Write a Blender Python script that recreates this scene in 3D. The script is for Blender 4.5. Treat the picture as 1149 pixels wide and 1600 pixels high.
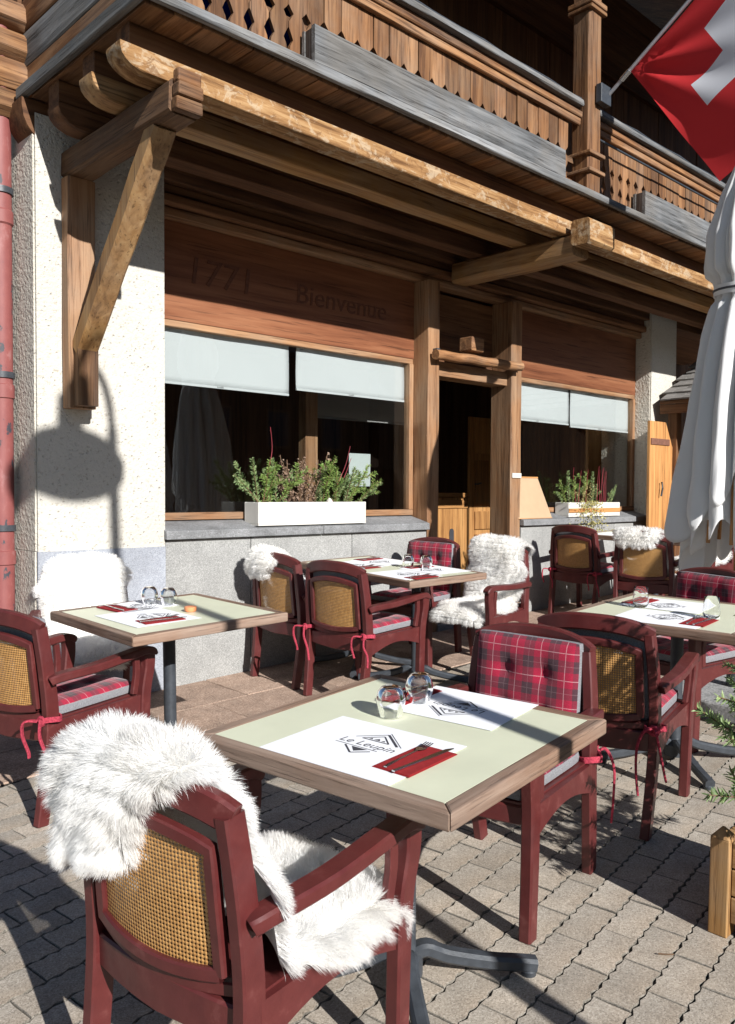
import bpy, math, random
import numpy as np
from mathutils import Matrix, Vector, noise

random.seed(7)
rng = np.random.default_rng(7)
for o in list(bpy.data.objects):
    bpy.data.objects.remove(o, do_unlink=True)
scene = bpy.context.scene
col = scene.collection
rad = math.radians

# ------------------------------------------------------------------ camera
# World: X runs along the chalet front, Y into the wall, Z up. The terrace rises gently towards the chalet.
F, CX, CY = 1320.0, 574.5, 811.0          # focal length and principal point in photo pixels (1149 x 1600)
YAW, PITCH, ROLL = rad(43.65), rad(-1.75), rad(0.25)
EYE = np.array([0.0, 0.0, 1.48])
def basis(yaw, pitch, roll):
    f = np.array([math.sin(yaw)*math.cos(pitch), math.cos(yaw)*math.cos(pitch), math.sin(pitch)])
    r = np.array([math.cos(yaw), -math.sin(yaw), 0.0]); u = np.cross(r, f)
    c, s = math.cos(roll), math.sin(roll)
    return c*r+s*u, -s*r+c*u, f
RT, UP, FW = basis(YAW, PITCH, ROLL)
_r, _u, _f = basis(YAW, -math.atan((811-716.0)/F), 0.0)
G3 = np.outer(RT, _r)+np.outer(UP, _u)+np.outer(FW, _f)          # tilt of the sloping terrace
GT = EYE-G3 @ EYE
GM = Matrix([list(G3[i])+[GT[i]] for i in range(3)]+[[0, 0, 0, 1]])
def P(x, y, Y):
    """photo pixel -> point on the vertical plane at depth Y"""
    d = FW+RT*(x-CX)/F-UP*(y-CY)/F
    return EYE+d*(Y/d[1])
def PZ(x, y, z):
    d = FW+RT*(x-CX)/F-UP*(y-CY)/F
    return EYE+d*((z-EYE[2])/d[2])
def to_px(p):
    v = np.array(p, float)-EYE
    return CX+F*(v@RT)/(v@FW), CY-F*(v@UP)/(v@FW), v@FW
def gpt(x, y, z=0.0):
    return G3 @ np.array([x, y, z])+GT
def gmat(x, y, z=0.0, deg=0.0):
    return GM @ Matrix.Translation((x, y, z)) @ Matrix.Rotation(rad(deg), 4, 'Z')

cam = bpy.data.cameras.new('camera')
cam_o = bpy.data.objects.new('camera', cam); col.objects.link(cam_o)
cam.sensor_fit = 'VERTICAL'; cam.sensor_height = 36.0
cam.lens = 36.0*F/1600.0
cam.shift_y = (CY-800.0)/1600.0
cam.clip_start = 0.05; cam.clip_end = 600.0
cam_o.matrix_world = Matrix(((RT[0], UP[0], -FW[0], EYE[0]), (RT[1], UP[1], -FW[1], EYE[1]), (RT[2], UP[2], -FW[2], EYE[2]), (0, 0, 0, 1)))
scene.camera = cam_o

# ------------------------------------------------------------------ sky, sun, exposure
SUN_AZ, SUN_EL = rad(80.0), rad(26.8)      # direction the shadows fall, and height of the sun
world = bpy.data.worlds.new('World'); scene.world = world; world.use_nodes = True
wn = world.node_tree.nodes; wl = world.node_tree.links; wn.clear()
sky = wn.new('ShaderNodeTexSky'); sky.sky_type = 'NISHITA'; sky.sun_disc = False
sky.sun_elevation = SUN_EL; sky.sun_rotation = math.atan2(-math.cos(SUN_AZ), -math.sin(SUN_AZ)) % (2*math.pi)
sky.altitude = 1500.0; sky.air_density = 1.0; sky.dust_density = 0.6
bg = wn.new('ShaderNodeBackground'); bg.inputs['Strength'].default_value = 0.056
wo = wn.new('ShaderNodeOutputWorld'); wl.new(sky.outputs[0], bg.inputs[0]); wl.new(bg.outputs[0], wo.inputs[0])
sun = bpy.data.lights.new('sun', 'SUN'); sun.energy = 5.0; sun.angle = rad(0.5); sun.color = (1.0, 0.975, 0.94)
sun_o = bpy.data.objects.new('sun', sun); col.objects.link(sun_o)
sd = Vector((math.cos(SUN_AZ)*math.cos(SUN_EL), math.sin(SUN_AZ)*math.cos(SUN_EL), -math.sin(SUN_EL)))
sun_o.rotation_euler = sd.to_track_quat('-Z', 'Y').to_euler()
vs = scene.view_settings
vs.view_transform = 'Standard'; vs.look = 'None'; vs.exposure = 0.64; vs.gamma = 1.0; vs.use_curve_mapping = False
scene.render.engine = 'CYCLES'
scene.cycles.max_bounces = 12; scene.cycles.diffuse_bounces = 8; scene.cycles.transparent_max_bounces = 24

# ------------------------------------------------------------------ helpers: meshes
class MB:
    def __init__(s):
        s.v = []; s.f = []; s.m = []; s.uv = None
    def add(s, vs_, fs, mi=0):
        b = len(s.v); s.v += [tuple(map(float, p)) for p in vs_]
        for f in fs:
            s.f.append(tuple(b+i for i in f)); s.m.append(mi)
        return b
    def box(s, a, b, mi=0):
        x0, y0, z0 = a; x1, y1, z1 = b
        s.add([(x0, y0, z0), (x1, y0, z0), (x1, y1, z0), (x0, y1, z0), (x0, y0, z1), (x1, y0, z1), (x1, y1, z1), (x0, y1, z1)],
              [(3, 2, 1, 0), (4, 5, 6, 7), (0, 1, 5, 4), (1, 2, 6, 5), (2, 3, 7, 6), (3, 0, 4, 7)], mi)
        return s
    def prism(s, poly, axis, a, b, mi=0):
        """poly of 2-D points extruded along axis from a to b (counter-clockwise poly)"""
        n = len(poly)
        def mk(p, t):
            return {'x': (t, p[0], p[1]), 'y': (p[0], t, p[1]), 'z': (p[0], p[1], t)}[axis]
        vs_ = [mk(p, a) for p in poly]+[mk(p, b) for p in poly]
        fs = [tuple(range(n))[::-1], tuple(range(n, 2*n))]+[(i, (i+1) % n, n+(i+1) % n, n+i) for i in range(n)]
        s.add(vs_, fs, mi); return s
    def sweep(s, pts, w, h, up=(0, 0, 1), mi=0, ch=0.3, round_=False, caps=True):
        """rounded bar along pts; w across, h along up; w/h may be lists"""
        pts = [Vector(p) for p in pts]; n = len(pts)
        W = w if isinstance(w, (list, tuple)) else [w]*n
        Hh = h if isinstance(h, (list, tuple)) else [h]*n
        if round_:
            sec = [(math.cos(2*math.pi*i/10)/2, math.sin(2*math.pi*i/10)/2) for i in range(10)]
        else:
            c = ch/2
            sec = [(.5, -.5+c), (.5, .5-c), (.5-c, .5), (-.5+c, .5), (-.5, .5-c), (-.5, -.5+c), (-.5+c, -.5), (.5-c, -.5)]
        k = len(sec); up = Vector(up); vs_ = []
        for i, p in enumerate(pts):
            t = (pts[min(i+1, n-1)]-pts[max(i-1, 0)]).normalized()
            sd_ = t.cross(up)
            if sd_.length < 1e-4: sd_ = t.cross(Vector((1, 0, 0)))
            sd_.normalize(); u2 = sd_.cross(t).normalized()
            for a, b in sec:
                if not round_:
                    m_ = min(W[i], Hh[i])
                    sa = .5*W[i]*(1 if a > 0 else -1) if abs(a) > .499 else (.5*W[i]-m_*ch/2)*(1 if a > 0 else -1)
                    sb = .5*Hh[i]*(1 if b > 0 else -1) if abs(b) > .499 else (.5*Hh[i]-m_*ch/2)*(1 if b > 0 else -1)
                else:
                    sa, sb = a*W[i], b*Hh[i]
                vs_.append(p+sd_*sa+u2*sb)
        fs = []
        for i in range(n-1):
            for j in range(k):
                fs.append((i*k+j, i*k+(j+1) % k, (i+1)*k+(j+1) % k, (i+1)*k+j))
        if caps:
            fs.append(tuple(range(k))[::-1]); fs.append(tuple(range((n-1)*k, n*k)))
        s.add(vs_, fs, mi); return s
    def lathe(s, prof, n=24, c=(0, 0, 0), mi=0, capb=False, capt=False):
        vs_ = []; m = len(prof)
        for r_, z in prof:
            for i in range(n):
                a = 2*math.pi*i/n
                vs_.append((c[0]+r_*math.cos(a), c[1]+r_*math.sin(a), c[2]+z))
        fs = [(i*n+j, i*n+(j+1) % n, (i+1)*n+(j+1) % n, (i+1)*n+j) for i in range(m-1) for j in range(n)]
        if capb: fs.append(tuple(range(n))[::-1])
        if capt: fs.append(tuple(range((m-1)*n, m*n)))
        s.add(vs_, fs, mi); return s
    def grid(s, fn, nu, nv, mi=0, flip=False):
        b = len(s.v); pts = [fn(i/nu, j/nv) for i in range(nu+1) for j in range(nv+1)]
        fs = []
        for i in range(nu):
            for j in range(nv):
                q = (i*(nv+1)+j, (i+1)*(nv+1)+j, (i+1)*(nv+1)+j+1, i*(nv+1)+j+1)
                fs.append(q[::-1] if flip else q)
        s.add(pts, fs, mi); return s
    def hewn(s, a, b, ax, n=14, amp=.006, seed=0, mi=0, ch=.16):
        """long timber between corners a, b along axis ax with slightly uneven hand-hewn faces"""
        a = np.array(a, float); b = np.array(b, float); i0 = 'xyz'.index(ax)
        o = [i for i in range(3) if i != i0]
        c = (a+b)/2; w = b[o[0]]-a[o[0]]; h = b[o[1]]-a[o[1]]; e = min(w, h)*ch
        sec = [(-w/2+e, -h/2), (w/2-e, -h/2), (w/2, -h/2+e), (w/2, h/2-e), (w/2-e, h/2), (-w/2+e, h/2), (-w/2, h/2-e), (-w/2, -h/2+e)]
        k = len(sec); vs_ = []
        for t in range(n+1):
            q = a[i0]+(b[i0]-a[i0])*t/n
            for j, (p0, p1) in enumerate(sec):
                d0 = noise.noise(Vector((q*2.1+seed, j*.9, seed*3.1)))*amp; d1 = noise.noise(Vector((q*2.1+seed, j*.9+50, seed*3.1)))*amp
                p = [0, 0, 0]; p[i0] = q; p[o[0]] = c[o[0]]+p0+d0; p[o[1]] = c[o[1]]+p1+d1
                vs_.append(p)
        fs = [(t*k+j, t*k+(j+1) % k, (t+1)*k+(j+1) % k, (t+1)*k+j) for t in range(n) for j in range(k)]
        fs += [tuple(range(k))[::-1], tuple(range(n*k, (n+1)*k))]
        if ax == 'y': fs = [f[::-1] for f in fs]
        s.add(vs_, fs, mi); return s
    def mesh(s, name, mats, smooth=None, uv=None):
        me = bpy.data.meshes.new(name)
        me.from_pydata(s.v, [], s.f)
        for m in (mats if isinstance(mats, (list, tuple)) else [mats]): me.materials.append(m)
        if any(s.m): me.polygons.foreach_set('material_index', s.m)
        if uv:
            L = me.uv_layers.new(name='UVMap')
            for lp in me.loops:
                L.data[lp.index].uv = uv(s.v[lp.vertex_index])
        me.update()
        if smooth:
            me.polygons.foreach_set('use_smooth', [True]*len(me.polygons))
            if smooth < 180: me.set_sharp_from_angle(angle=rad(smooth))
        return me
    def build(s, name, mats, parent=None, smooth=None, uv=None, **tags):
        return inst(name, s.mesh(name, mats, smooth, uv), parent, **tags)

def inst(name, me, parent=None, mat=None, **tags):
    o = bpy.data.objects.new(name, me); col.objects.link(o)
    if parent is not None: o.parent = parent
    if mat is not None:
        if parent is None: o.matrix_world = mat
        else: o.matrix_local = mat
    for k, v in tags.items(): o[k] = v
    return o
def thing(name, label, cat, mat=None, group=None):
    o = bpy.data.objects.new(name, None); col.objects.link(o); o.empty_display_size = .2
    if mat is not None: o.matrix_world = mat
    o['label'] = label; o['category'] = cat
    if group: o['group'] = group
    return o
def bevel(o, w=.006, seg=2):
    m = o.modifiers.new('bevel', 'BEVEL'); m.width = w; m.segments = seg; m.limit_method = 'ANGLE'; return o
def boxo(name, a, b, mat, parent=None, bev=.005, **tags):
    o = MB().box(a, b).build(name, mat, parent, **tags)
    if bev: bevel(o, bev)
    return o

# ------------------------------------------------------------------ helpers: materials
MATS = {}
def newmat(name):
    m = bpy.data.materials.new(name); m.use_nodes = True
    nt = m.node_tree; nt.nodes.clear()
    out = nt.nodes.new('ShaderNodeOutputMaterial'); b = nt.nodes.new('ShaderNodeBsdfPrincipled')
    nt.links.new(b.outputs[0], out.inputs[0])
    MATS[name] = m
    return m, nt, b, out
def nd(nt, t, **kw):
    n = nt.nodes.new(t)
    for k, v in kw.items():
        if k.startswith('i_'):
            key = k[2:]; key = int(key) if key.isdigit() else key
            n.inputs[key].default_value = v
        else: setattr(n, k, v)
    return n
def ramp(nt, stops, interp='LINEAR'):
    r_ = nt.nodes.new('ShaderNodeValToRGB'); r_.color_ramp.interpolation = interp
    el = r_.color_ramp.elements
    el[0].position = stops[0][0]; el[0].color = (*stops[0][1], 1)
    el[1].position = stops[-1][0]; el[1].color = (*stops[-1][1], 1)
    for p, c in stops[1:-1]:
        e = el.new(p); e.color = (*c, 1)
    return r_
def mixc(nt, a, b, fac, blend='MIX'):
    n = nt.nodes.new('ShaderNodeMix'); n.data_type = 'RGBA'; n.blend_type = blend
    for sock, val in ((n.inputs[0], fac), (n.inputs[6], a), (n.inputs[7], b)):
        if hasattr(val, 'is_output') or isinstance(val, bpy.types.NodeSocket): nt.links.new(val, sock)
        elif isinstance(val, (tuple, list)): sock.default_value = (*val, 1) if len(val) == 3 else val
        else: sock.default_value = val
    return n.outputs[2]
def mth(nt, op, a, b=None, clamp=False):
    n = nt.nodes.new('ShaderNodeMath'); n.operation = op; n.use_clamp = clamp
    for i, v in enumerate((a, b)):
        if v is None: continue
        if isinstance(v, bpy.types.NodeSocket): nt.links.new(v, n.inputs[i])
        else: n.inputs[i].default_value = v
    return n.outputs[0]
def coords(nt, scale=(1, 1, 1), kind='Object', rnd=True):
    tc = nt.nodes.new('ShaderNodeTexCoord'); mp = nt.nodes.new('ShaderNodeMapping'); mp.inputs['Scale'].default_value = scale
    nt.links.new(tc.outputs[kind], mp.inputs['Vector'])
    if rnd:
        oi = nt.nodes.new('ShaderNodeObjectInfo')
        v = nt.nodes.new('ShaderNodeVectorMath'); v.operation = 'SCALE'; v.inputs[0].default_value = (37, 53, 29)
        nt.links.new(oi.outputs['Random'], v.inputs['Scale']); nt.links.new(v.outputs[0], mp.inputs['Location'])
    return mp.outputs[0]
def noi(nt, vec, scale, detail=6, rough=.6, dist=0):
    n = nt.nodes.new('ShaderNodeTexNoise'); n.inputs['Scale'].default_value = scale; n.inputs['Detail'].default_value = detail
    n.inputs['Roughness'].default_value = rough; n.inputs['Distortion'].default_value = dist
    nt.links.new(vec, n.inputs['Vector']); return n.outputs[0]
def bump(nt, b, h, strength=.4, dist=.01):
    n = nt.nodes.new('ShaderNodeBump'); n.inputs['Strength'].default_value = strength; n.inputs['Distance'].default_value = dist
    nt.links.new(h, n.inputs['Height']); nt.links.new(n.outputs[0], b.inputs['Normal'])
def wood(name, dark, mid, light, axis='x', rough=.7, grain=16, bmp=.5, grey=None, greyamt=.5, var=.25, knots=True):
    key = name+'_'+axis
    if key in MATS: return MATS[key]
    m, nt, b, out = newmat(key)
    st = [grain]*3; st['xyz'.index(axis)] = grain*.055
    v = coords(nt, tuple(st))
    g1 = noi(nt, v, 1.6, 8, .65, .6); 
    v2 = coords(nt, tuple(s*.22 for s in st)); g2 = noi(nt, v2, 1.5, 4, .6, 1.2)
    f = mth(nt, 'ADD', mth(nt, 'MULTIPLY', g1, .62), mth(nt, 'MULTIPLY', g2, .42))
    r_ = ramp(nt, [(.36, dark), (.50, mid), (.66, light)]); nt.links.new(f, r_.inputs[0])
    c = r_.outputs[0]
    if grey:
        w = noi(nt, coords(nt, (1.6, 1.6, 1.6)), 1.3, 5, .65)
        rr = ramp(nt, [(.42, (0, 0, 0)), (.62, (1, 1, 1))]); nt.links.new(w, rr.inputs[0])
        gr = ramp(nt, [(.36, tuple(.5*x for x in grey)), (.66, grey)]); nt.links.new(f, gr.inputs[0])
        c = mixc(nt, c, gr.outputs[0], mth(nt, 'MULTIPLY', rr.outputs[0], greyamt))
    oi = nt.nodes.new('ShaderNodeObjectInfo'); hv = nt.nodes.new('ShaderNodeHueSaturation')
    nt.links.new(mth(nt, 'ADD', mth(nt, 'MULTIPLY', oi.outputs['Random'], var*2), 1-var), hv.inputs['Value']); nt.links.new(c, hv.inputs['Color'])
    st3 = [grain*3.2]*3; st3['xyz'.index(axis)] = grain*.10
    g3 = noi(nt, coords(nt, tuple(st3)), 1.7, 5, .6, .3); ck = ramp(nt, [(.33, (.35, .33, .32)), (.43, (1, 1, 1))]); nt.links.new(g3, ck.inputs[0])
    nt.links.new(mixc(nt, hv.outputs[0], ck.outputs[0], .85, 'MULTIPLY'), b.inputs['Base Color'])
    b.inputs['Roughness'].default_value = rough; b.inputs['Specular IOR Level'].default_value = .3
    bump(nt, b, mth(nt, 'ADD', g1, mth(nt, 'MULTIPLY', ck.outputs[0], .5)), bmp, .006)
    return m
def plain(name, colr, rough=.5, noise_amt=.12, scale=8, bmp=.0, metal=0, spec=.5, bscale=None, detail=5, var=0):
    if name in MATS: return MATS[name]
    m, nt, b, out = newmat(name)
    n = noi(nt, coords(nt), scale, detail, .6)
    lo = tuple(x*(1-noise_amt) for x in colr); hi = tuple(min(1, x*(1+noise_amt)) for x in colr)
    r_ = ramp(nt, [(.3, lo), (.7, hi)]); nt.links.new(n, r_.inputs[0]); c = r_.outputs[0]
    if var:
        oi = nt.nodes.new('ShaderNodeObjectInfo'); hv = nt.nodes.new('ShaderNodeHueSaturation')
        nt.links.new(mth(nt, 'ADD', mth(nt, 'MULTIPLY', oi.outputs['Random'], var*2), 1-var), hv.inputs['Value']); nt.links.new(c, hv.inputs['Color']); c = hv.outputs[0]
    nt.links.new(c, b.inputs['Base Color'])
    b.inputs['Roughness'].default_value = rough; b.inputs['Metallic'].default_value = metal; b.inputs['Specular IOR Level'].default_value = spec
    if bmp:
        n2 = noi(nt, coords(nt), bscale or scale*4, 6, .7); bump(nt, b, n2, bmp, .004)
    return m
def speckle(name, base, spots, light, scale=120, rough=.8, bmp=.4, big=2.5, stain=.3, var=0.0, warm=None):
    """concrete / granite: fine dark and light grains, with broad stains"""
    m, nt, b, out = newmat(name)
    v = coords(nt)
    vo = nt.nodes.new('ShaderNodeTexVoronoi'); vo.inputs['Scale'].default_value = scale; nt.links.new(v, vo.inputs['Vector'])
    sep = nt.nodes.new('ShaderNodeSeparateColor'); nt.links.new(vo.outputs['Color'], sep.inputs[0])
    r_ = ramp(nt, [(.0, spots), (.25, tuple(.6*a+.4*c for a, c in zip(base, spots))), (.35, base), (.75, base), (.88, light)]); nt.links.new(sep.outputs[0], r_.inputs[0])
    n = noi(nt, v, big, 6, .65)
    rs = ramp(nt, [(.35, (1-stain,)*3), (.65, (1+stain*.4,)*3)]); nt.links.new(n, rs.inputs[0])
    c = mixc(nt, r_.outputs[0], rs.outputs[0], 1.0, 'MULTIPLY')
    if warm:
        n3 = noi(nt, coords(nt, rnd=False), .9, 4, .6); rw = ramp(nt, [(.45, (1, 1, 1)), (.6, warm)]); nt.links.new(n3, rw.inputs[0])
        c = mixc(nt, c, rw.outputs[0], 1.0, 'MULTIPLY')
    if var:
        oi = nt.nodes.new('ShaderNodeObjectInfo'); hv = nt.nodes.new('ShaderNodeHueSaturation')
        nt.links.new(mth(nt, 'ADD', mth(nt, 'MULTIPLY', oi.outputs['Random'], var*2), 1-var), hv.inputs['Value']); nt.links.new(c, hv.inputs['Color']); c = hv.outputs[0]
    nt.links.new(c, b.inputs['Base Color']); b.inputs['Roughness'].default_value = rough; b.inputs['Specular IOR Level'].default_value = .3
    n2 = noi(nt, v, scale*.7, 4, .7); bump(nt, b, n2, bmp, .003)
    return m

M = {}
M['paver'] = speckle('paver_concrete', (.385, .342, .288), (.25, .22, .185), (.48, .435, .375), 260, .9, .45, 5, .20, .12, (1.06, .97, .88))
M['paver_edge'] = speckle('paver_dirty_edge', (.20, .18, .15), (.11, .10, .085), (.27, .245, .21), 260, .95, .5)
M['bed'] = speckle('joint_sand', (.075, .064, .050), (.035, .03, .025), (.13, .112, .09), 300, .95, .6)
M['slab'] = speckle('red_slab', (.36, .255, .195), (.22, .15, .11), (.50, .38, .30), 200, .9, .5, 6, .25, .08)
M['granite'] = speckle('granite', (.30, .30, .29), (.20, .20, .195), (.39, .39, .375), 230, .7, .25, 3, .18)
M['sill'] = speckle('sill_stone', (.20, .205, .21), (.15, .15, .15), (.26, .26, .27), 160, .7, .3, 5, .3)
M['plinth'] = speckle('plinth_stone', (.31, .33, .37), (.23, .24, .27), (.38, .40, .44), 220, .75, .25, 3, .15)
def stucco(name, colr, scale, strength, dist):
    m, nt, b, out = newmat(name)
    v = coords(nt, rnd=False); n = noi(nt, v, scale, 3, .55)
    vo = nt.nodes.new('ShaderNodeTexVoronoi'); vo.inputs['Scale'].default_value = scale*.55; nt.links.new(v, vo.inputs['Vector'])
    pits = ramp(nt, [(.10, (0, 0, 0)), (.22, (1, 1, 1))]); nt.links.new(vo.outputs['Distance'], pits.inputs[0])
    big = noi(nt, v, 1.4, 4, .6); rb = ramp(nt, [(.3, tuple(.9*x for x in colr)), (.7, colr)]); nt.links.new(big, rb.inputs[0])
    dark_specks = ramp(nt, [(.27, (.62, .58, .52)), (.40, (1, 1, 1))]); nt.links.new(n, dark_specks.inputs[0])  # darker specks where the bump noise is low
    nt.links.new(mixc(nt, rb.outputs[0], dark_specks.outputs[0], .8, 'MULTIPLY'), b.inputs['Base Color']); b.inputs['Roughness'].default_value = .95; b.inputs['Specular IOR Level'].default_value = .2
    h = mth(nt, 'ADD', n, mth(nt, 'MULTIPLY', pits.outputs[0], .5)); bump(nt, b, h, strength, dist)
    return m
M['stucco'] = stucco('cream_stucco', (.545, .52, .465), 52, 1.0, .010)
M['roughcast'] = stucco('roughcast', (.56, .52, .45), 42, 1.0, .016)
WO = lambda ax: wood('old_balcony_wood', (.048, .019, .008), (.155, .070, .028), (.30, .155, .068), ax, .75, 18, .6, (.25, .19, .14), .35, .34)
WG = lambda ax: wood('grey_weathered_wood', (.045, .046, .047), (.13, .135, .14), (.25, .255, .26), ax, .85, 18, .8, (.19, .17, .145), .55, .12)
WB = lambda ax: wood('golden_beam_wood', (.13, .055, .016), (.31, .16, .055), (.46, .275, .115), ax, .7, 12, .5, (.34, .27, .20), .35, .10)
WD = lambda ax: wood('dark_beam_wood', (.042, .018, .008), (.12, .052, .022), (.20, .098, .044), ax, .75, 12, .5, None, 0, .15)
WR = lambda ax: wood('red_brown_board', (.105, .034, .015), (.19, .070, .032), (.26, .11, .053), ax, .5, 10, .25, None, 0, .08)
WP = lambda ax: wood('post_wood', (.10, .044, .02), (.26, .132, .063), (.37, .215, .115), ax, .6, 15, .5, (.30, .235, .17), .35, .08)
WH = lambda ax: wood('honey_door_wood', (.20, .085, .028), (.42, .20, .07), (.55, .29, .11), ax, .55, 11, .35, None, 0, .12)
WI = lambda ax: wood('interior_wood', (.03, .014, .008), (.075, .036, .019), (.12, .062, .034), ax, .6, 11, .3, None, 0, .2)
def flaking(name):
    m, nt, b, out = newmat(name)
    g1 = noi(nt, coords(nt, (1.2, 16, 16)), 1.6, 8, .65, .5)
    r_ = ramp(nt, [(.36, (.12, .055, .02)), (.5, (.28, .15, .06)), (.66, (.43, .27, .13))]); nt.links.new(g1, r_.inputs[0])
    p1 = noi(nt, coords(nt, (5, 7, 7)), 1.5, 6, .7, .8); k1 = ramp(nt, [(.53, (0, 0, 0)), (.60, (1, 1, 1))]); nt.links.new(p1, k1.inputs[0])
    p2 = noi(nt, coords(nt, (8, 9, 9)), 1.3, 6, .7, 1.2); k2 = ramp(nt, [(.57, (0, 0, 0)), (.63, (1, 1, 1))]); nt.links.new(p2, k2.inputs[0])
    c = mixc(nt, r_.outputs[0], (.45, .36, .25), mth(nt, 'MULTIPLY', k1.outputs[0], .6)); c = mixc(nt, c, (.16, .075, .028), mth(nt, 'MULTIPLY', k2.outputs[0], .7))
    nt.links.new(c, b.inputs['Base Color']); b.inputs['Roughness'].default_value = .8; b.inputs['Specular IOR Level'].default_value = .25
    bump(nt, b, mth(nt, 'ADD', g1, mth(nt, 'MULTIPLY', p1, .8)), .7, .008)
    return m
M['flaking'] = flaking('flaking_beam_wood')
WT = lambda ax: wood('table_edge_wood', (.10, .052, .032), (.205, .125, .085), (.30, .205, .15), ax, .6, 22, .5, (.33, .27, .225), .4, .06)

m, nt, b, _ = newmat('bordeaux_plastic'); M['plastic'] = m
n_ = noi(nt, coords(nt), 14, 6, .65); r_ = ramp(nt, [(.3, (.074, .013, .013)), (.6, (.098, .019, .018)), (.76, (.16, .050, .046))]); nt.links.new(n_, r_.inputs[0])
nt.links.new(r_.outputs[0], b.inputs['Base Color']); rr_ = ramp(nt, [(.35, (.32, .32, .32)), (.7, (.62, .62, .62))]); nt.links.new(noi(nt, coords(nt), 9, 6, .7), rr_.inputs[0]); nt.links.new(rr_.outputs[0], b.inputs['Roughness']); bump(nt, b, noi(nt, coords(nt), 180, 3, .6), .12, .002)
M['plastic_dark'] = plain('bordeaux_plastic_shade', (.07, .010, .013), .5, .15, 14)

m, nt, b, out = newmat('cane_weave'); M['cane'] = m
uvn = nt.nodes.new('ShaderNodeUVMap'); sp = nt.nodes.new('ShaderNodeSeparateXYZ'); nt.links.new(uvn.outputs[0], sp.inputs[0])
PC = .0092
su = mth(nt, 'SINE', mth(nt, 'MULTIPLY', sp.outputs[0], 2*math.pi/PC)); sv = mth(nt, 'SINE', mth(nt, 'MULTIPLY', sp.outputs[1], 2*math.pi/PC))
pr_ = mth(nt, 'ADD', su, sv)
hole = ramp(nt, [(.66, (0, 0, 0)), (.79, (1, 1, 1))]); nt.links.new(mth(nt, 'MULTIPLY', mth(nt, 'ADD', pr_, 2), .25), hole.inputs[0])
fib = noi(nt, coords(nt), 60, 5, .6); rc = ramp(nt, [(.3, (.48, .235, .07)), (.7, (.72, .40, .14))]); nt.links.new(fib, rc.inputs[0])
diag = mth(nt, 'MULTIPLY', su, sv); rd = ramp(nt, [(.2, (.62, .62, .62)), (.8, (1, 1, 1))]); nt.links.new(mth(nt, 'ADD', mth(nt, 'MULTIPLY', diag, .5), .5), rd.inputs[0])
nt.links.new(mixc(nt, rc.outputs[0], rd.outputs[0], 1.0, 'MULTIPLY'), b.inputs['Base Color']); b.inputs['Roughness'].default_value = .5
bump(nt, b, mth(nt, 'MULTIPLY', pr_, -.25), .5, .003)
tr = nt.nodes.new('ShaderNodeBsdfTransparent'); mx = nt.nodes.new('ShaderNodeMixShader')
nt.links.new(hole.outputs[0], mx.inputs[0]); nt.links.new(b.outputs[0], mx.inputs[1]); nt.links.new(tr.outputs[0], mx.inputs[2]); nt.links.new(mx.outputs[0], out.inputs[0])

m, nt, b, out = newmat('plaid_cloth'); M['plaid'] = m
uvn = nt.nodes.new('ShaderNodeUVMap'); sp = nt.nodes.new('ShaderNodeSeparateXYZ'); nt.links.new(uvn.outputs[0], sp.inputs[0])
def band(s_, per, lo, hi, off=0.0):
    fr = mth(nt, 'FRACT', mth(nt, 'ADD', mth(nt, 'MULTIPLY', s_, 1/per), off))
    return mth(nt, 'MULTIPLY', mth(nt, 'GREATER_THAN', fr, lo), mth(nt, 'LESS_THAN', fr, hi))
PP = .095
bu, bv = band(sp.outputs[0], PP, .12, .55), band(sp.outputs[1], PP, .12, .55)
wu = mth(nt, 'ADD', band(sp.outputs[0], PP, .80, .83), mth(nt, 'MULTIPLY', band(sp.outputs[0], PP, .33, .35), .35), True)
wv = mth(nt, 'ADD', band(sp.outputs[1], PP, .80, .83), mth(nt, 'MULTIPLY', band(sp.outputs[1], PP, .33, .35), .35), True)
dk = mth(nt, 'ADD', mth(nt, 'MULTIPLY', bu, .46), mth(nt, 'MULTIPLY', bv, .46))
c = mixc(nt, (.31, .015, .042), (.050, .034, .042), dk)
c = mixc(nt, c, (.72, .52, .52), mth(nt, 'MULTIPLY', mth(nt, 'MAXIMUM', wu, wv), .34))
fz = noi(nt, coords(nt), 400, 3, .7); rf = ramp(nt, [(.3, (.7, .7, .7)), (.7, (1.25, 1.25, 1.25))]); nt.links.new(fz, rf.inputs[0])
nt.links.new(mixc(nt, c, rf.outputs[0], 1.0, 'MULTIPLY'), b.inputs['Base Color']); b.inputs['Roughness'].default_value = .95
b.inputs['Specular IOR Level'].default_value = .1; b.inputs['Sheen Weight'].default_value = .25; bump(nt, b, fz, .3, .002)
M['felt'] = plain('grey_felt', (.22, .22, .235), .95, .3, 220, .6, 0, .1, 420)
M['tie'] = plain('red_tie_cloth', (.36, .045, .07), .9, .45, 140, .3, 0, .1)

m, nt, b, out = newmat('sheep_wool'); M['wool'] = m
n_ = noi(nt, coords(nt), 7, 3, .6); r_ = ramp(nt, [(.3, (.95, .94, .92)), (.65, (.975, .975, .97))]); nt.links.new(n_, r_.inputs[0])
df = nt.nodes.new('ShaderNodeBsdfDiffuse'); tl = nt.nodes.new('ShaderNodeBsdfTranslucent'); mx = nt.nodes.new('ShaderNodeMixShader'); mx.inputs[0].default_value = .6
nt.links.new(r_.outputs[0], df.inputs[0]); nt.links.new(r_.outputs[0], tl.inputs[0]); nt.links.new(df.outputs[0], mx.inputs[1]); nt.links.new(tl.outputs[0], mx.inputs[2]); nt.links.new(mx.outputs[0], out.inputs[0])
M['hide'] = plain('sheep_hide', (.85, .83, .79), .9, .05, 20)
M['laminate'] = plain('cream_laminate', (.64, .66, .50), .38, .05, 5, .03, 0, .5, 300)
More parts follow.
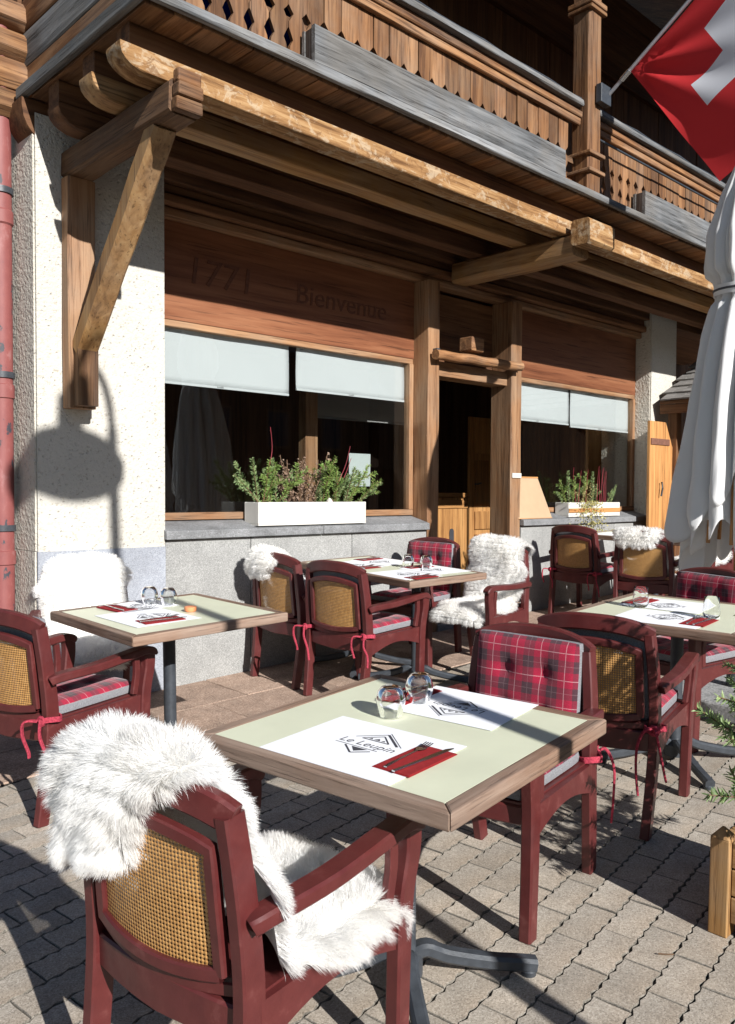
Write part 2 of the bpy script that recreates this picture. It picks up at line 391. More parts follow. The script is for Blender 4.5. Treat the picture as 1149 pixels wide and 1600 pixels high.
M['iron'] = plain('charcoal_iron', (.040, .046, .055), .45, .25, 30, .15, 0, .5)
M['paper'] = plain('white_paper', (.80, .81, .84), .8, .02, 4, 0, 0, .2)
M['ink'] = plain('black_ink', (.05, .05, .06), .7, .1, 10)
M['napkin'] = plain('red_napkin', (.26, .018, .020), .85, .1, 60, .3, 0, .2)
M['steel'] = plain('steel', (.62, .62, .62), .22, .05, 10, 0, 1)
M['whitepaint'] = plain('white_painted_wood', (.56, .545, .505), .6, .06, 6, .1)
M['soil'] = plain('soil', (.05, .035, .025), .95, .4, 60, .8)
def cloth(name, colr, trans=.35, bmp=.1):
    m, nt, b, out = newmat(name)
    n_ = noi(nt, coords(nt), 300, 3, .6)
    df = nt.nodes.new('ShaderNodeBsdfDiffuse'); tl = nt.nodes.new('ShaderNodeBsdfTranslucent'); mx = nt.nodes.new('ShaderNodeMixShader'); mx.inputs[0].default_value = trans
    df.inputs[0].default_value = (*colr, 1); tl.inputs[0].default_value = (*colr, 1)
    bm_ = nt.nodes.new('ShaderNodeBump'); bm_.inputs['Strength'].default_value = bmp; bm_.inputs['Distance'].default_value = .002; nt.links.new(n_, bm_.inputs['Height']); nt.links.new(bm_.outputs[0], df.inputs['Normal'])
    nt.links.new(df.outputs[0], mx.inputs[1]); nt.links.new(tl.outputs[0], mx.inputs[2]); nt.links.new(mx.outputs[0], out.inputs[0])
    return m
M['blind'] = cloth('blind_cloth', (.58, .59, .59), .12)
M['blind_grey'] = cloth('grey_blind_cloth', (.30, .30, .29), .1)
M['parasol'] = cloth('parasol_cloth', (.84, .84, .84), .35)
M['blue'] = cloth('blue_cloth', (.02, .05, .45), .2)
# flag: red with a white cross
m, nt, b, out = newmat('flag_cloth'); M['flag'] = m
uvn = nt.nodes.new('ShaderNodeUVMap'); sp = nt.nodes.new('ShaderNodeSeparateXYZ'); nt.links.new(uvn.outputs[0], sp.inputs[0])
au = mth(nt, 'ABSOLUTE', mth(nt, 'SUBTRACT', sp.outputs[0], .5)); av = mth(nt, 'ABSOLUTE', mth(nt, 'SUBTRACT', sp.outputs[1], .5))
a1 = mth(nt, 'MULTIPLY', mth(nt, 'LESS_THAN', au, .098), mth(nt, 'LESS_THAN', av, .3125)); a2 = mth(nt, 'MULTIPLY', mth(nt, 'LESS_THAN', av, .098), mth(nt, 'LESS_THAN', au, .3125))
c = mixc(nt, (.62, .045, .05), (.76, .79, .85), mth(nt, 'MAXIMUM', a1, a2))
df = nt.nodes.new('ShaderNodeBsdfDiffuse'); tl = nt.nodes.new('ShaderNodeBsdfTranslucent'); mx = nt.nodes.new('ShaderNodeMixShader'); mx.inputs[0].default_value = .35
nt.links.new(c, df.inputs[0]); nt.links.new(c, tl.inputs[0]); nt.links.new(df.outputs[0], mx.inputs[1]); nt.links.new(tl.outputs[0], mx.inputs[2]); nt.links.new(mx.outputs[0], out.inputs[0])
# clear glass for tumblers, thin pane glass for windows
m, nt, b, out = newmat('clear_glass'); M['glass'] = m
b.inputs['Base Color'].default_value = (.98, .99, .99, 1); b.inputs['Transmission Weight'].default_value = 1; b.inputs['Roughness'].default_value = 0.0; b.inputs['IOR'].default_value = 1.45
m, nt, b, out = newmat('window_glass'); M['pane'] = m
lw = nt.nodes.new('ShaderNodeLayerWeight'); lw.inputs['Blend'].default_value = .5
sch = mth(nt, 'ADD', mth(nt, 'MULTIPLY', mth(nt, 'POWER', lw.outputs['Facing'], 5.0), .94), .06)
gl = nt.nodes.new('ShaderNodeBsdfGlossy'); gl.inputs['Roughness'].default_value = 0.0; gl.inputs['Color'].default_value = (.9, .93, .95, 1)
tr = nt.nodes.new('ShaderNodeBsdfTransparent'); tr.inputs['Color'].default_value = (.93, .95, .95, 1); mx = nt.nodes.new('ShaderNodeMixShader')
nt.links.new(sch, mx.inputs[0]); nt.links.new(tr.outputs[0], mx.inputs[1]); nt.links.new(gl.outputs[0], mx.inputs[2]); nt.links.new(mx.outputs[0], out.inputs[0])
def leaf(name, c1, c2):
    m, nt, b, out = newmat(name)
    n_ = noi(nt, coords(nt), 25, 3, .6); r_ = ramp(nt, [(.3, c1), (.7, c2)]); nt.links.new(n_, r_.inputs[0])
    nt.links.new(r_.outputs[0], b.inputs['Base Color']); b.inputs['Roughness'].default_value = .55
    b.inputs['Subsurface Weight'].default_value = 0.0
    tl = nt.nodes.new('ShaderNodeBsdfTranslucent'); nt.links.new(r_.outputs[0], tl.inputs[0]); mx = nt.nodes.new('ShaderNodeMixShader'); mx.inputs[0].default_value = .25
    nt.links.new(b.outputs[0], mx.inputs[1]); nt.links.new(tl.outputs[0], mx.inputs[2]); nt.links.new(mx.outputs[0], out.inputs[0])
    return m
M['fir'] = leaf('fir_needles', (.11, .21, .04), (.33, .44, .12))
M['fir2'] = leaf('spruce_needles', (.13, .22, .08), (.36, .46, .20))
M['dry'] = leaf('dried_heather', (.16, .09, .06), (.42, .30, .22))
M['ivy'] = leaf('pale_ivy', (.30, .26, .08), (.50, .46, .20))
M['twig'] = plain('red_twig', (.22, .02, .03), .5, .2, 30)
M['bark'] = plain('twig_bark', (.13, .075, .04), .8, .2, 30)
m, nt, b, out = newmat('peeling_red_paint'); M['pipe'] = m
n_ = noi(nt, coords(nt, (1, 1, .55)), 13, 5, .62); r_ = ramp(nt, [(.0, (.035, .035, .045)), (.375, (.04, .04, .05)), (.39, (.20, .055, .052)), (.58, (.23, .068, .062)), (.75, (.33, .16, .155))]); nt.links.new(n_, r_.inputs[0])
nt.links.new(r_.outputs[0], b.inputs['Base Color']); b.inputs['Roughness'].default_value = .6; bump(nt, b, n_, .4, .003)
M['shingle'] = wood('grey_shingle', (.07, .065, .06), (.16, .15, .14), (.26, .25, .24), 'y', .85, 20, .6, None, 0, .25)
M['concrete'] = speckle('base_concrete', (.30, .30, .30), (.18, .18, .18), (.4, .4, .4), 100, .9, .4)
M['asphalt'] = speckle('far_paving', (.20, .185, .16), (.1, .1, .09), (.3, .28, .25), 150, .9, .5)
M['facade_far'] = plain('far_plaster', (.30, .28, .25), .9, .15, 2)

# ================================================================== GROUND
sheet = MB().grid(lambda u, v: (-90+180*u, -90+180*v, -.035), 4, 4).mesh('ground', M['asphalt'])
inst('ground', sheet, None, GM, kind='structure')
bed = MB().grid(lambda u, v: (-1.0+8.5*u, -1.5+6.6*v, -.0075), 4, 4).mesh('paved_terrace', M['bed'])
paving = inst('paved_terrace', bed, None, GM, kind='structure')
PL, PW, GAP, HT = .225, .1125, .0024, .03
def paver_poly():
    wave = lambda t: .0058*math.sin(2*math.pi*t/.05625)
    A, B = 9, 4; pts = []
    g = GAP
    for i in range(A): x = PL*i/A; pts.append((x, wave(x)+g))
    for i in range(B): y = PW*i/B; pts.append((PL+wave(y)-g, y))
    for i in range(A): x = PL*(1-i/A); pts.append((x, PW+wave(x)-g))
    for i in range(B): y = PW*(1-i/B); pts.append((wave(y)+g, y))
    out_ = []
    for x, y in pts: out_.append((min(max(x, -.006+g), PL+.006-g)-PL/2, y-PW/2))
    return out_
def paver_mb(mb=None, mt=None):
    mb = mb or MB(); poly = paver_poly(); n = len(poly)
    ins = [(x*(1-.018), y*(1-.036)) for x, y in poly]
    vs_ = [(x, y, 0) for x, y in ins]+[(x, y, -.0022) for x, y in poly]+[(x, y, -.022) for x, y in poly]
    if mt is not None: vs_ = [tuple(mt @ Vector(p)) for p in vs_]
    fs = [tuple(range(n))]+[(n+i, n+(i+1) % n, (i+1) % n, i) for i in range(n)]+[(2*n+i, 2*n+(i+1) % n, n+(i+1) % n, n+i) for i in range(n)]
    mb.add(vs_, fs[:1]); b0 = len(mb.v)-len(vs_)
    for f in fs[1:]: mb.f.append(tuple(b0+i for i in f)); mb.m.append(1)
    return mb
pm = paver_mb().mesh('paver', [M['paver'], M['paver_edge']])
RP = Matrix.Rotation(rad(8.0), 4, 'Z'); cand = []
SLAB_Y = 3.86                                   # the red slabs along the wall start here
for j in range(-14, 46):
    for i in range(-6, 32):
        c_ = RP @ Vector((i*PL+(j % 2)*PW+PL/2, j*PW+PW/2, 0))
        if c_.y > SLAB_Y-.02 or c_.x < -.2 or c_.x > 6.2 or c_.y < -.6: continue
        px, py, dep = to_px(gpt(c_.x, c_.y))
        vis = dep > .3 and -80 < px < 1230 and py < 1700
        cand.append((0 if vis else 1, dep if dep > 0 else 99, c_))
cand.sort(key=lambda t: (t[0], t[1]))
field = MB()
for k, (vis, dep, c_) in enumerate(cand):
    mt = Matrix.Translation((c_.x, c_.y, random.gauss(0, .0009)-.0005)) @ RP @ Matrix.Rotation(random.gauss(0, .006), 4, 'Z') @ Matrix.Rotation(random.gauss(0, .004), 4, 'X') @ Matrix.Rotation(random.gauss(0, .0025), 4, 'Y')
    if k < 295: inst('paver', pm, paving, mt)
    else: paver_mb(field, mt)
field.build('paver_field', [M['paver'], M['paver_edge']], paving, kind='stuff')
# red-brown slabs at the foot of the wall
strip = inst('wall_pavement', MB().grid(lambda u, v: (-.5+12*u, SLAB_Y+1.4*v, -.006), 2, 2).mesh('wall_pavement', M['bed']), None, GM, kind='structure')
sm = bpy.data.meshes
xs = -.5; rowy = [SLAB_Y+.003, SLAB_Y+.42, SLAB_Y+1.25]
for q in range(2):
    x = -.5-(.35 if q else 0); 
    while x < 11.3:
        w_ = (.82, .78)[q]; 
        o = MB().box((x+.004, rowy[q]+.003, -.03), (x+w_-.004, rowy[q+1]-.003, random.uniform(0, .003))).build('slab', M['slab'], strip); bevel(o, .004, 1)
        x += w_

# ================================================================== CHALET
chalet = thing('chalet', 'old wooden chalet restaurant with cream stucco pilaster and carved balcony', 'building')
YF = 4.80                                      # plane of pilasters and stone wall
YW = 4.97                                      # plane of the window boards
XL, XR = 1.972, 2.79
# stucco corner pilaster and the roughcast side wall
MB().box((XL, YF, 1.135), (XR, 5.25, 3.62)).build('corner_pilaster', M['stucco'], chalet)
MB().box((XL-.004, YF-.006, -.4), (XR, 5.25, 1.135)).build('plinth', M['plinth'], chalet)
MB().box((XL-.012, YF+.012, 1.139), (XL-.002, 9.2, 3.62)).build('side_wall', M['roughcast'], chalet)
MB().box((XL-.016, YF+.010, -.4), (XL-.006, 9.2, 1.135)).build('side_wall', M['roughcast'], chalet)
# right pilaster
MB().box((9.03, YF-.02, 0), (9.62, 5.4, 3.62)).build('pilaster', M['stucco'], chalet)
MB().box((9.018, YF-.005, 0), (9.028, 5.4, 3.6)).build('pilaster_reveal', M['roughcast'], chalet)
MB().box((9.62, 5.2, 0), (9.75, 9.2, 3.62)).build('side_wall', M['stucco'], chalet)
# stone panels under the windows
for x0, x1 in ((XR+.003, P(393, 860, YF)[0]), (P(393, 860, YF)[0], 4.42), (4.42, 5.272)):
    o = MB().box((x0+.003, YF+.004, -.3), (x1-.003, YF+.16, 1.172)).build('stone_panel', M['granite'], chalet); bevel(o, .003, 1)
for x0, x1 in ((6.60, 7.45), (7.45, 8.3), (8.3, 9.015)):
    o = MB().box((x0+.003, YF+.004, -.1), (x1-.003, YF+.16, 1.172)).build('stone_panel', M['granite'], chalet); bevel(o, .003, 1)
def sill(x0, x1, splits):
    xs_ = [x0]+splits+[x1]
    for a, b_ in zip(xs_[:-1], xs_[1:]):
        o = MB().prism([(YF-.035, 1.176), (YF+.2, 1.176), (YF+.2, 1.292), (YF+.165, 1.285), (YF-.035, 1.232)], 'x', a+.002, b_-.002).build('window_sill', M['sill'], chalet); bevel(o, .006, 2)
sill(XR-.01, 5.272, [4.1]); sill(6.595, 9.012, [7.9])
# the boards above the windows
board_l = MB().box((XR+.002, YW, 2.625), (5.278, YW+.05, 3.27)).build('lintel_board', WR('x'), chalet)
board_r = MB().box((6.592, YW, 2.625), (9.015, YW+.05, 3.27)).build('lintel_board', WR('x'), chalet)
MB().box((5.424, YW+.06, 2.62), (6.426, YW+.10, 3.27)).build('transom_panel', WD('x'), chalet)
# cornice mouldings between boards and balcony
for (x0, x1) in ((XR+.002, 9.015),):
    for k, (y0, y1, z0, z1) in enumerate(((4.90, 5.02, 3.272, 3.335), (4.84, 5.02, 3.337, 3.40), (4.87, 5.02, 3.402, 3.47))):
        MB().hewn((x0, y0, z0), (x1, y1, z1), 'x', 20, .003, k+3).build('cornice', WP('x') if k == 0 else WD('x'), chalet, smooth=40)
MB().box((XR, 5.03, 3.25), (9.6, 5.30, 3.62)).build('wall_head', WD('x'), chalet)
# carved words on the left board
def text_mesh(s_, size, ext=0.0, shear=0.0, align='LEFT'):
    cu = bpy.data.curves.new('t', 'FONT'); cu.body = s_; cu.size = size; cu.extrude = ext; cu.shear = shear; cu.align_x = align; cu.resolution_u = 3
    ob = bpy.data.objects.new('t', cu); col.objects.link(ob)
    bpy.context.view_layer.update()
    me = bpy.data.meshes.new_from_object(ob.evaluated_get(bpy.context.evaluated_depsgraph_get()))
    bpy.data.objects.remove(ob); bpy.data.curves.remove(cu)
    return me
M['carved'] = plain('carved_dark_wood', (.118, .041, .020), .8, .3, 30)
for s_, px, py, size, shr in (('1771', 288, 440, .26, .12), ('Bienvenue', 461, 472, .21, .08)):
    p_ = P(px, py, YW); me = text_mesh(s_, size, .002, shr); me.materials.append(M['carved'])
    inst('carved_lettering', me, board_l, Matrix.Translation((p_[0], YW-.003, p_[2])) @ Matrix.Rotation(rad(90), 4, 'X') @ Matrix.Diagonal((1.1, 1, 1, 1)))
# windows
def window(x0, x1, z0, z1, mulls=()):
    yf = YW-.005
    w = MB().box((x0, yf, z0), (x1, yf+.07, z0+.05)).build('window', WP('x'), chalet); bevel(w, .006)
    for nm, a, b_, mt in (('frame_rail', (x0, yf+.01, z1-.045), (x1, yf+.07, z1), WP('x')), ('frame_jamb', (x0, yf+.002, z0+.05), (x0+.045, yf+.07, z1-.045), WP('z')), ('frame_jamb', (x1-.05, yf+.002, z0+.05), (x1, yf+.07, z1-.045), WP('z'))):
        o = boxo(nm, a, b_, mt, w)
    MB().box((x0+.04, yf+.035, z0+.045), (x1-.04, yf+.041, z1-.04)).build('pane', M['pane'], w)
    return w
window(XR+.002, 5.276, 1.294, 2.625)
window(6.594, 9.016, 1.294, 2.625)
# interior room seen through glass and doorway
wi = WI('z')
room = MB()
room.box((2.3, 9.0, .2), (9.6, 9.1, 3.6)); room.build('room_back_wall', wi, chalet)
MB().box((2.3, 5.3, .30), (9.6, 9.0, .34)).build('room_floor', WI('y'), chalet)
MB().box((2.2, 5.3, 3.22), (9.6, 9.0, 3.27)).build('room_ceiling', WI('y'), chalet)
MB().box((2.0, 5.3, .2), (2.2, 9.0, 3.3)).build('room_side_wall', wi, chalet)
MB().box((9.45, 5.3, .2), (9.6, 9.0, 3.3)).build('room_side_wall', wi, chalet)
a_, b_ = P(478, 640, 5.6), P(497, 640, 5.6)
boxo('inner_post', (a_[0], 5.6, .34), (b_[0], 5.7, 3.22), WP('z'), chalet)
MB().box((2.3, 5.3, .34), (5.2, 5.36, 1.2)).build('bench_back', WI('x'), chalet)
# door posts, head, jamb
MB().hewn((5.278, YF, -.1), (5.420, YW+.05, 3.27), 'z', 26, .004, 1, ch=.06).build('door_post', WP('z'), chalet, smooth=30)
MB().hewn((6.430, YF, -.1), (6.588, YW+.08, 3.27), 'z', 26, .004, 5, ch=.06).build('door_post', WP('z'), chalet, smooth=30)
boxo('door_head', (5.424, YF+.05, 2.49), (6.426, YW+.06, 2.615), WP('x'), chalet)
boxo('latch_plate', (6.44, YF-.012, 1.63), (6.58, YF-.001, 1.675), M['whitepaint'], chalet, .002)
boxo('threshold', (5.40, 4.78, .05), (6.45, 5.3, .36), M['sill'], chalet, .01)
# round bar on forged pegs above the door and the small wooden block on it
pz0, pz1 = P(680, 552, 4.74), P(813, 572, 4.74)
bar = MB().sweep([(pz0[0]+(pz1[0]-pz0[0])*t/12, 4.735+.004*math.sin(t), pz0[2]-.01+(pz1[2]-pz0[2])*t/12+.004*math.sin(t*1.7)) for t in range(13)], .085, .085, round_=True).build('wooden_bar', WO('x'), chalet, smooth=40)
for px in (5.35, 6.49): boxo('bar_peg', (px-.02, 4.75, 2.64), (px+.02, YF+.01, 2.70), M['iron'], bar, .003)
q = P(738, 545, 4.75)
boxo('bar_block', (q[0]-.085, 4.68, 2.715), (q[0]+.085, 4.83, 2.84), WO('x'), bar, .012)
# inner doors
DY = 6.75-5.15
hx0, hx1 = P(683, 800, 6.75)[0], P(730, 800, 6.75)[0]
hd = boxo('half_door', (hx0, 5.15+DY, .37), (hx1, 5.19+DY, 1.43), WH('z'), chalet)
boxo('door_cap', (hx0-.01, 5.12+DY, 1.432), (hx1+.01, 5.21+DY, 1.49), WH('x'), hd)
boxo('door_rail', (hx0, 5.135+DY, 1.30), (hx1, 5.149+DY, 1.40), WH('x'), hd)
hp = P(706, 838, 6.745)
MB().prism([(hp[0]+.04*math.cos(t*math.pi/10), hp[2]+(.055 if math.sin(t*math.pi/10) > 0 else -.055)+.04*math.sin(t*math.pi/10)) for t in range(20)], 'y', 5.143+DY, 5.1495+DY).build('hand_hole', M['ink'], hd)
lx0, lx1 = P(734, 800, 6.75)[0], P(775, 800, 6.75)[0]
ld = boxo('door_leaf', (lx0, 5.15+DY, .37), (lx1, 5.19+DY, 2.44), WH('z'), chalet)
for z0, z1 in ((.45, .68), (.74, .97), (1.03, 1.26), (1.34, 1.9), (1.98, 2.38)):
    boxo('door_panel', (lx0+.09, 5.128+DY, z0), (lx1-.03, 5.149+DY, z1), WH('z'), ld, .008)
MB().sweep([(lx0+.05, 5.11+DY, 1.60), (lx0+.10, 5.10+DY, 1.60), (lx0+.17, 5.105+DY, 1.615)], .018, .018, round_=True).build('handle', M['iron'], ld, smooth=40)

# ------------------------------------------------------------------ balcony (part of the chalet)
ZB, ZT, ZF0, ZF1 = 3.455, 3.568, 3.695, 3.748       # beam bottom/top, floor bottom/top
YE = 3.51                                         # front edge of the floor
XE = 13.5
def rounded_end_beam(name, y0, y1, z0, z1, x0, x1, mat, seed):
    """long timber along X with a rounded nose at its left end"""
    mb = MB(); n = 40; vs_ = []; amp = .0045
    r_ = z1-z0
    prof = []
    xsn = [0, .01, .03, .06, .10, .15]+[.15+(x1-x0-.15)*t/n for t in range(1, n+1)]
    for x in xsn:
        lo = z0+r_*.80*(1-math.sqrt(max(0, 1-((.15-min(x, .15))/.15)**2))) if x < .15 else z0
        prof.append((x0+x, lo))
    k = 8; e = .005
    for i, (x, lo) in enumerate(prof):
        sec = [(y0, lo+e), (y0+e, lo), (y1-e, lo), (y1, lo+e), (y1, z1-e), (y1-e, z1), (y0+e, z1), (y0, z1-e)]
        for j, (yy, zz) in enumerate(sec):
            vs_.append((x, yy+noise.noise(Vector((x*2+seed, j, seed)))*amp*1.6, zz+noise.noise(Vector((x*2, j+9, seed)))*amp*(0 if j > 3 else 1)))
    m_ = len(prof)
    fs = [(i*k+j, i*k+(j+1) % k, (i+1)*k+(j+1) % k, (i+1)*k+j) for i in range(m_-1) for j in range(k)]
    fs = [f[::-1] for f in fs]+[tuple(range(k)), tuple(range((m_-1)*k, m_*k))[::-1]]
    mb.add(vs_, fs)
    return mb.build(name, mat, chalet, smooth=35)
rounded_end_beam('balcony_beam', 3.655, 3.795, ZB, ZT, 1.90, XE, M['flaking'], 2)
rounded_end_beam('balcony_beam', 4.03, 4.17, ZB, ZT, 1.94, XE, WB('x'), 6)
rounded_end_beam('balcony_beam', 4.46, 4.60, ZB, ZT, 1.96, XE, WD('x'), 9)
rounded_end_beam('wall_plate', 4.805, 5.02, ZB+.012, ZF0-.003, 1.90, XE, WD('x'), 13)
for y0 in (3.70, 4.06, 4.48):
    MB().hewn((1.97, y0, ZT+.002), (XE, y0+.13, ZF0-.002), 'x', 30, .005, y0, ch=.08).build('floor_joist', WD('x'), chalet, smooth=35)
# brackets carrying the beams
def bracket(x0, x1, y0=3.60):
    o = MB().hewn((x0, y0, 3.285), (x1, 4.798, ZB-.002), 'y', 16, .010, x0*3, ch=.14).build('bracket', WO('y') if x0 < 3 else WB('y'), chalet, smooth=35)
    return o
br = bracket(2.12, 2.285); bracket(5.56, 5.78, 3.60)
MB().hewn((5.545, 3.44, 3.35), (5.89, 3.598, 3.535), 'x', 8, .010, 77, ch=.12).build('bracket_head', M['flaking'], chalet, smooth=35)
for k in range(3):
    boxo('bracket_nose', (2.130+.004*k, 3.545-.012*(k == 1), 3.292+.066*k), (2.276-.004*k, 3.598, 3.356+.067*k), WO('x'), br, .01)
MB().hewn((2.118, 4.70, 1.965), (2.282, YF-.003, 3.283), 'z', 16, .006, 4, ch=.1).build('wall_strut', WP('z'), chalet, smooth=35)
# diagonal brace, squared timber
A_, B_ = Vector((2.2, 3.80, 3.31)), Vector((2.2, 4.685, 2.30))
pts = [A_.lerp(B_, t/10)+Vector((noise.noise(Vector((t*.7, 1, 0)))*.006, 0, noise.noise(Vector((t*.7, 5, 0)))*.006)) for t in range(11)]
MB().sweep(pts, .125, .115, up=(0, 1, 1), ch=.28).build('brace', WB('z'), chalet, smooth=35)
MB().hewn((2.14, 4.62, 1.975), (2.262, 4.697, 2.33), 'z', 6, .006, 8).build('brace_foot', WO('z'), chalet, smooth=35)
# floor planks
x = 1.95; k = 0
while x < XE:
    w_ = .135+.02*random.random()
    o = MB().box((x+.002, YE+.012*random.random(), ZF0), (x+w_-.002, 4.80, ZF1-.004*random.random())).build('floor_plank', WO('y'), chalet); bevel(o, .003, 1)
    x += w_
MB().hewn((1.94, YE-.045, ZF0+.01), (XE, YE-.002, ZF1+.006), 'x', 40, .004, 21).build('floor_edge_board', WG('x'), chalet, smooth=35)
MB().hewn((1.905, YE-.04, ZF0+.005), (1.946, 4.9, ZF1+.02), 'y', 10, .004, 22).build('floor_edge_board', WG('y'), chalet, smooth=35)
# carved balusters: flat boards with cut edges
YBAL = 3.62; ZR = 4.325
def baluster_mesh():
    H = ZR-ZF1-.01
    prof = [(0, .042), (.03, .054), (.07, .058), (.11, .050), (.145, .030), (.175, .044), (.205, .060), (.235, .060), (.255, .046), (.285, .028), (.305, .046), (.325, .0615), (H, .0615)]
    poly = [(w_, z) for z, w_ in prof]+[(-w_, z) for z, w_ in prof[::-1]]
    return MB().prism(poly, 'y', -.011, .011).mesh('baluster', WO('z'))
bm_ = baluster_mesh(); x = 2.02; k = 0
while x < XE-.1:
    if not (5.56 < x < 5.85):
        inst('baluster', bm_, chalet, Matrix.Translation((x, YBAL+random.gauss(0, .002), ZF1+.006)) @ Matrix.Rotation(random.gauss(0, .008), 4, 'Y'))
    x += .1265; k += 1
for x0, x1 in ((1.98, 5.615), (5.79, XE)):
    MB().hewn((x0, YBAL-.045, ZR-.06), (x1, YBAL-.013, ZR-.01), 'x', 20, .003, 31).build('rail_moulding', WO('x'), chalet, smooth=35)
    MB().hewn((x0, YBAL-.06, ZR-.006), (x1, YBAL+.03, ZR+.036), 'x', 20, .003, 32).build('rail_moulding', WO('x'), chalet, smooth=35)
    MB().hewn((x0, YBAL-.03, ZR+.038), (x1, YBAL+.02, ZR+.072), 'x', 20, .003, 33).build('rail_moulding', WO('x'), chalet, smooth=35)
    MB().hewn((x0, YBAL-.075, ZR+.074), (x1, YBAL+.06, ZR+.118), 'x', 24, .006, 34).build('handrail', WG('x'), chalet, smooth=35)
    MB().box((x0, YBAL+.013, 3.99), (x1, YBAL+.035, 4.03)).build('baluster_rail', WO('x'), chalet)
MB().sweep([(5.75+i*.4, YBAL-.09, ZR-.13-.0*i) for i in range(12)], .018, .018, round_=True).build('cable', M['iron'], chalet, smooth=40)
MB().sweep([(2.2+i*.25, YBAL-.04, ZR+.135+.008*math.sin(i*2.3)) for i in range(33)], .022, .022, round_=True).build('light_cable', M['iron'], chalet, smooth=40)
# balcony post with collars
bp = MB().hewn((5.62, 3.50, ZF1), (5.785, 3.665, 6.7), 'z', 40, .005, 41, ch=.12).build('balcony_post', WO('z'), chalet, smooth=35)
for z0, z1 in ((3.90, 3.93), (4.03, 4.06), (5.10, 5.13), (5.14, 5.18)):
    boxo('post_collar', (5.595, 3.475, z0), (5.81, 3.69, z1), WO('x'), bp, .008)
# boarding at the left end of the balcony, log ends below it
z = ZF1+.02
while z < 5.2:
    h_ = .15+.05*random.random()
    o = MB().hewn((1.985+.01*random.random(), 3.50, z+.003), (2.03, 5.0, z+h_), 'y', 8, .004, z).build('end_board', WG('y') if random.random() < .35 else WO('y'), chalet, smooth=35)
    z += h_+.003
boxo('corner_board', (1.95, 3.44, ZF1), (2.03, 3.50, 6.0), WO('z'), chalet, .006)
for k, (zz, ln) in enumerate(((3.63, .0), (3.80, .03), (3.97, 0), (4.14, .02))):
    MB().hewn((1.72-ln, 4.95, zz), (2.1, 5.12, zz+.16), 'x', 5, .01, k+60, ch=.25).build('log_end', WO('x'), chalet, smooth=40)
# upper storey of dark boards and the roof that shades it
x = 2.1
while x < XE:
    w_ = .17+.06*random.random()
    MB().box((x+.003, 4.95+.01*random.random(), 3.67), (x+w_-.002, 5.05, 6.6)).build('wall_board', WD('z'), chalet); x += w_
MB().box((1.98, 5.06, 3.63), (XE, 9.2, 6.6)).build('upper_wall', WD('x'), chalet)
MB().prism([(2.55, 6.02), (9.6, 9.3), (9.6, 9.45), (2.55, 6.17)], 'x', 1.0, 11.4).build('roof', WD('y'), chalet)
MB().box((2.0, 4.9, 5.98), (XE, 5.06, 6.9)).build('eave_wall', WD('x'), chalet)
# rooms' ends close the chalet
MB().box((XL, 9.2, -.3), (9.7, 9.3, 6.6)).build('rear_wall', M['stucco'], chalet)

# drain pipe with brackets at the corner
pp = thing('drain_pipe', 'peeling red painted drain pipe beside the roughcast chalet corner', 'drain pipe', Matrix.Translation((1.868, 5.06, 0)))
MB().lathe([(.066, -.2), (.066, 1.05), (.074, 1.055), (.074, 1.13), (.066, 1.135), (.066, 2.02), (.074, 2.025), (.074, 2.10), (.066, 2.105), (.066, 3.02), (.075, 3.03), (.075, 3.1), (.066, 3.11), (.066, 6.5)], 20, capb=True, capt=True).build('pipe', M['pipe'], pp, smooth=40)
for z_ in (1.25, 2.14, 3.2):
    MB().lathe([(.068, z_), (.076, z_), (.076, z_+.035), (.068, z_+.035)], 20).build('clamp', M['iron'], pp, smooth=40)

# ------------------------------------------------------------------ roller blinds (inside the glass)
def blind(label, x0, x1, zb0, zb1, mat=M['blind'], Y=5.035, zt=2.62):
    def fn(u, v):
        x_ = x0+(x1-x0)*u; zb = zb0+(zb1-zb0)*u
        return (x_, Y+.003*math.sin(u*9+v*4)+.004*math.sin(v*3+u*23)*(1-v), zb+(zt-zb)*v)
    mb = MB().grid(fn, 24, 8)
    o = mb.build('roller_blind', mat, None, smooth=180); o['label'] = label; o['category'] = 'blind'; o['group'] = 'roller blinds behind the shop windows'
    sl = o.modifiers.new('t', 'SOLIDIFY'); sl.thickness = .0015
    rod = MB().box((x0, Y-.006, min(zb0, zb1)-.004), (x1, Y+.006, min(zb0, zb1)+.012)).build('hem_bar', mat, o)
    return o
a = P(236, 596, 5.035); b2 = P(451, 618, 5.035); c2 = P(463, 609, 5.035); d2 = P(633, 625, 5.035)
blind('white roller blind beside the corner pilaster in the large window', XR+.01, b2[0], b2[2], b2[2])
blind('white roller blind beside the door post in the large window', c2[0], 5.225, c2[2], c2[2])
a = P(816, 659, 5.035); b2 = P(888, 664, 5.035); c2 = P(891, 667, 5.035); d2 = P(981, 673, 5.035)
blind('short white roller blind against the door post left of the menu board window', 6.645, b2[0], b2[2], b2[2])
blind('white roller blind beside the roughcast pilaster reveal', c2[0], d2[0], c2[2], c2[2])
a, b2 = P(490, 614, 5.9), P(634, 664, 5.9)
g_ = blind('grey cloth panel behind the large window imitating a reflection in its glass', a[0], b2[0], b2[2], b2[2], M['blind_grey'], 5.9, 2.9)  # solid grey panel stands in for a reflection in the pane
# paper notice stuck on the glass
a, b2 = P(545, 708, 5.02), P(578, 760, 5.02)
o = boxo('paper_notice', (a[0], 5.014, b2[2]), (b2[0], 5.016, a[2]), plain('notice_paper', (.42, .45, .43), .8, .03, 4), None, 0); o['label'] = 'blank white notice stuck inside the large window behind the fir sprigs'; o['category'] = 'notice'

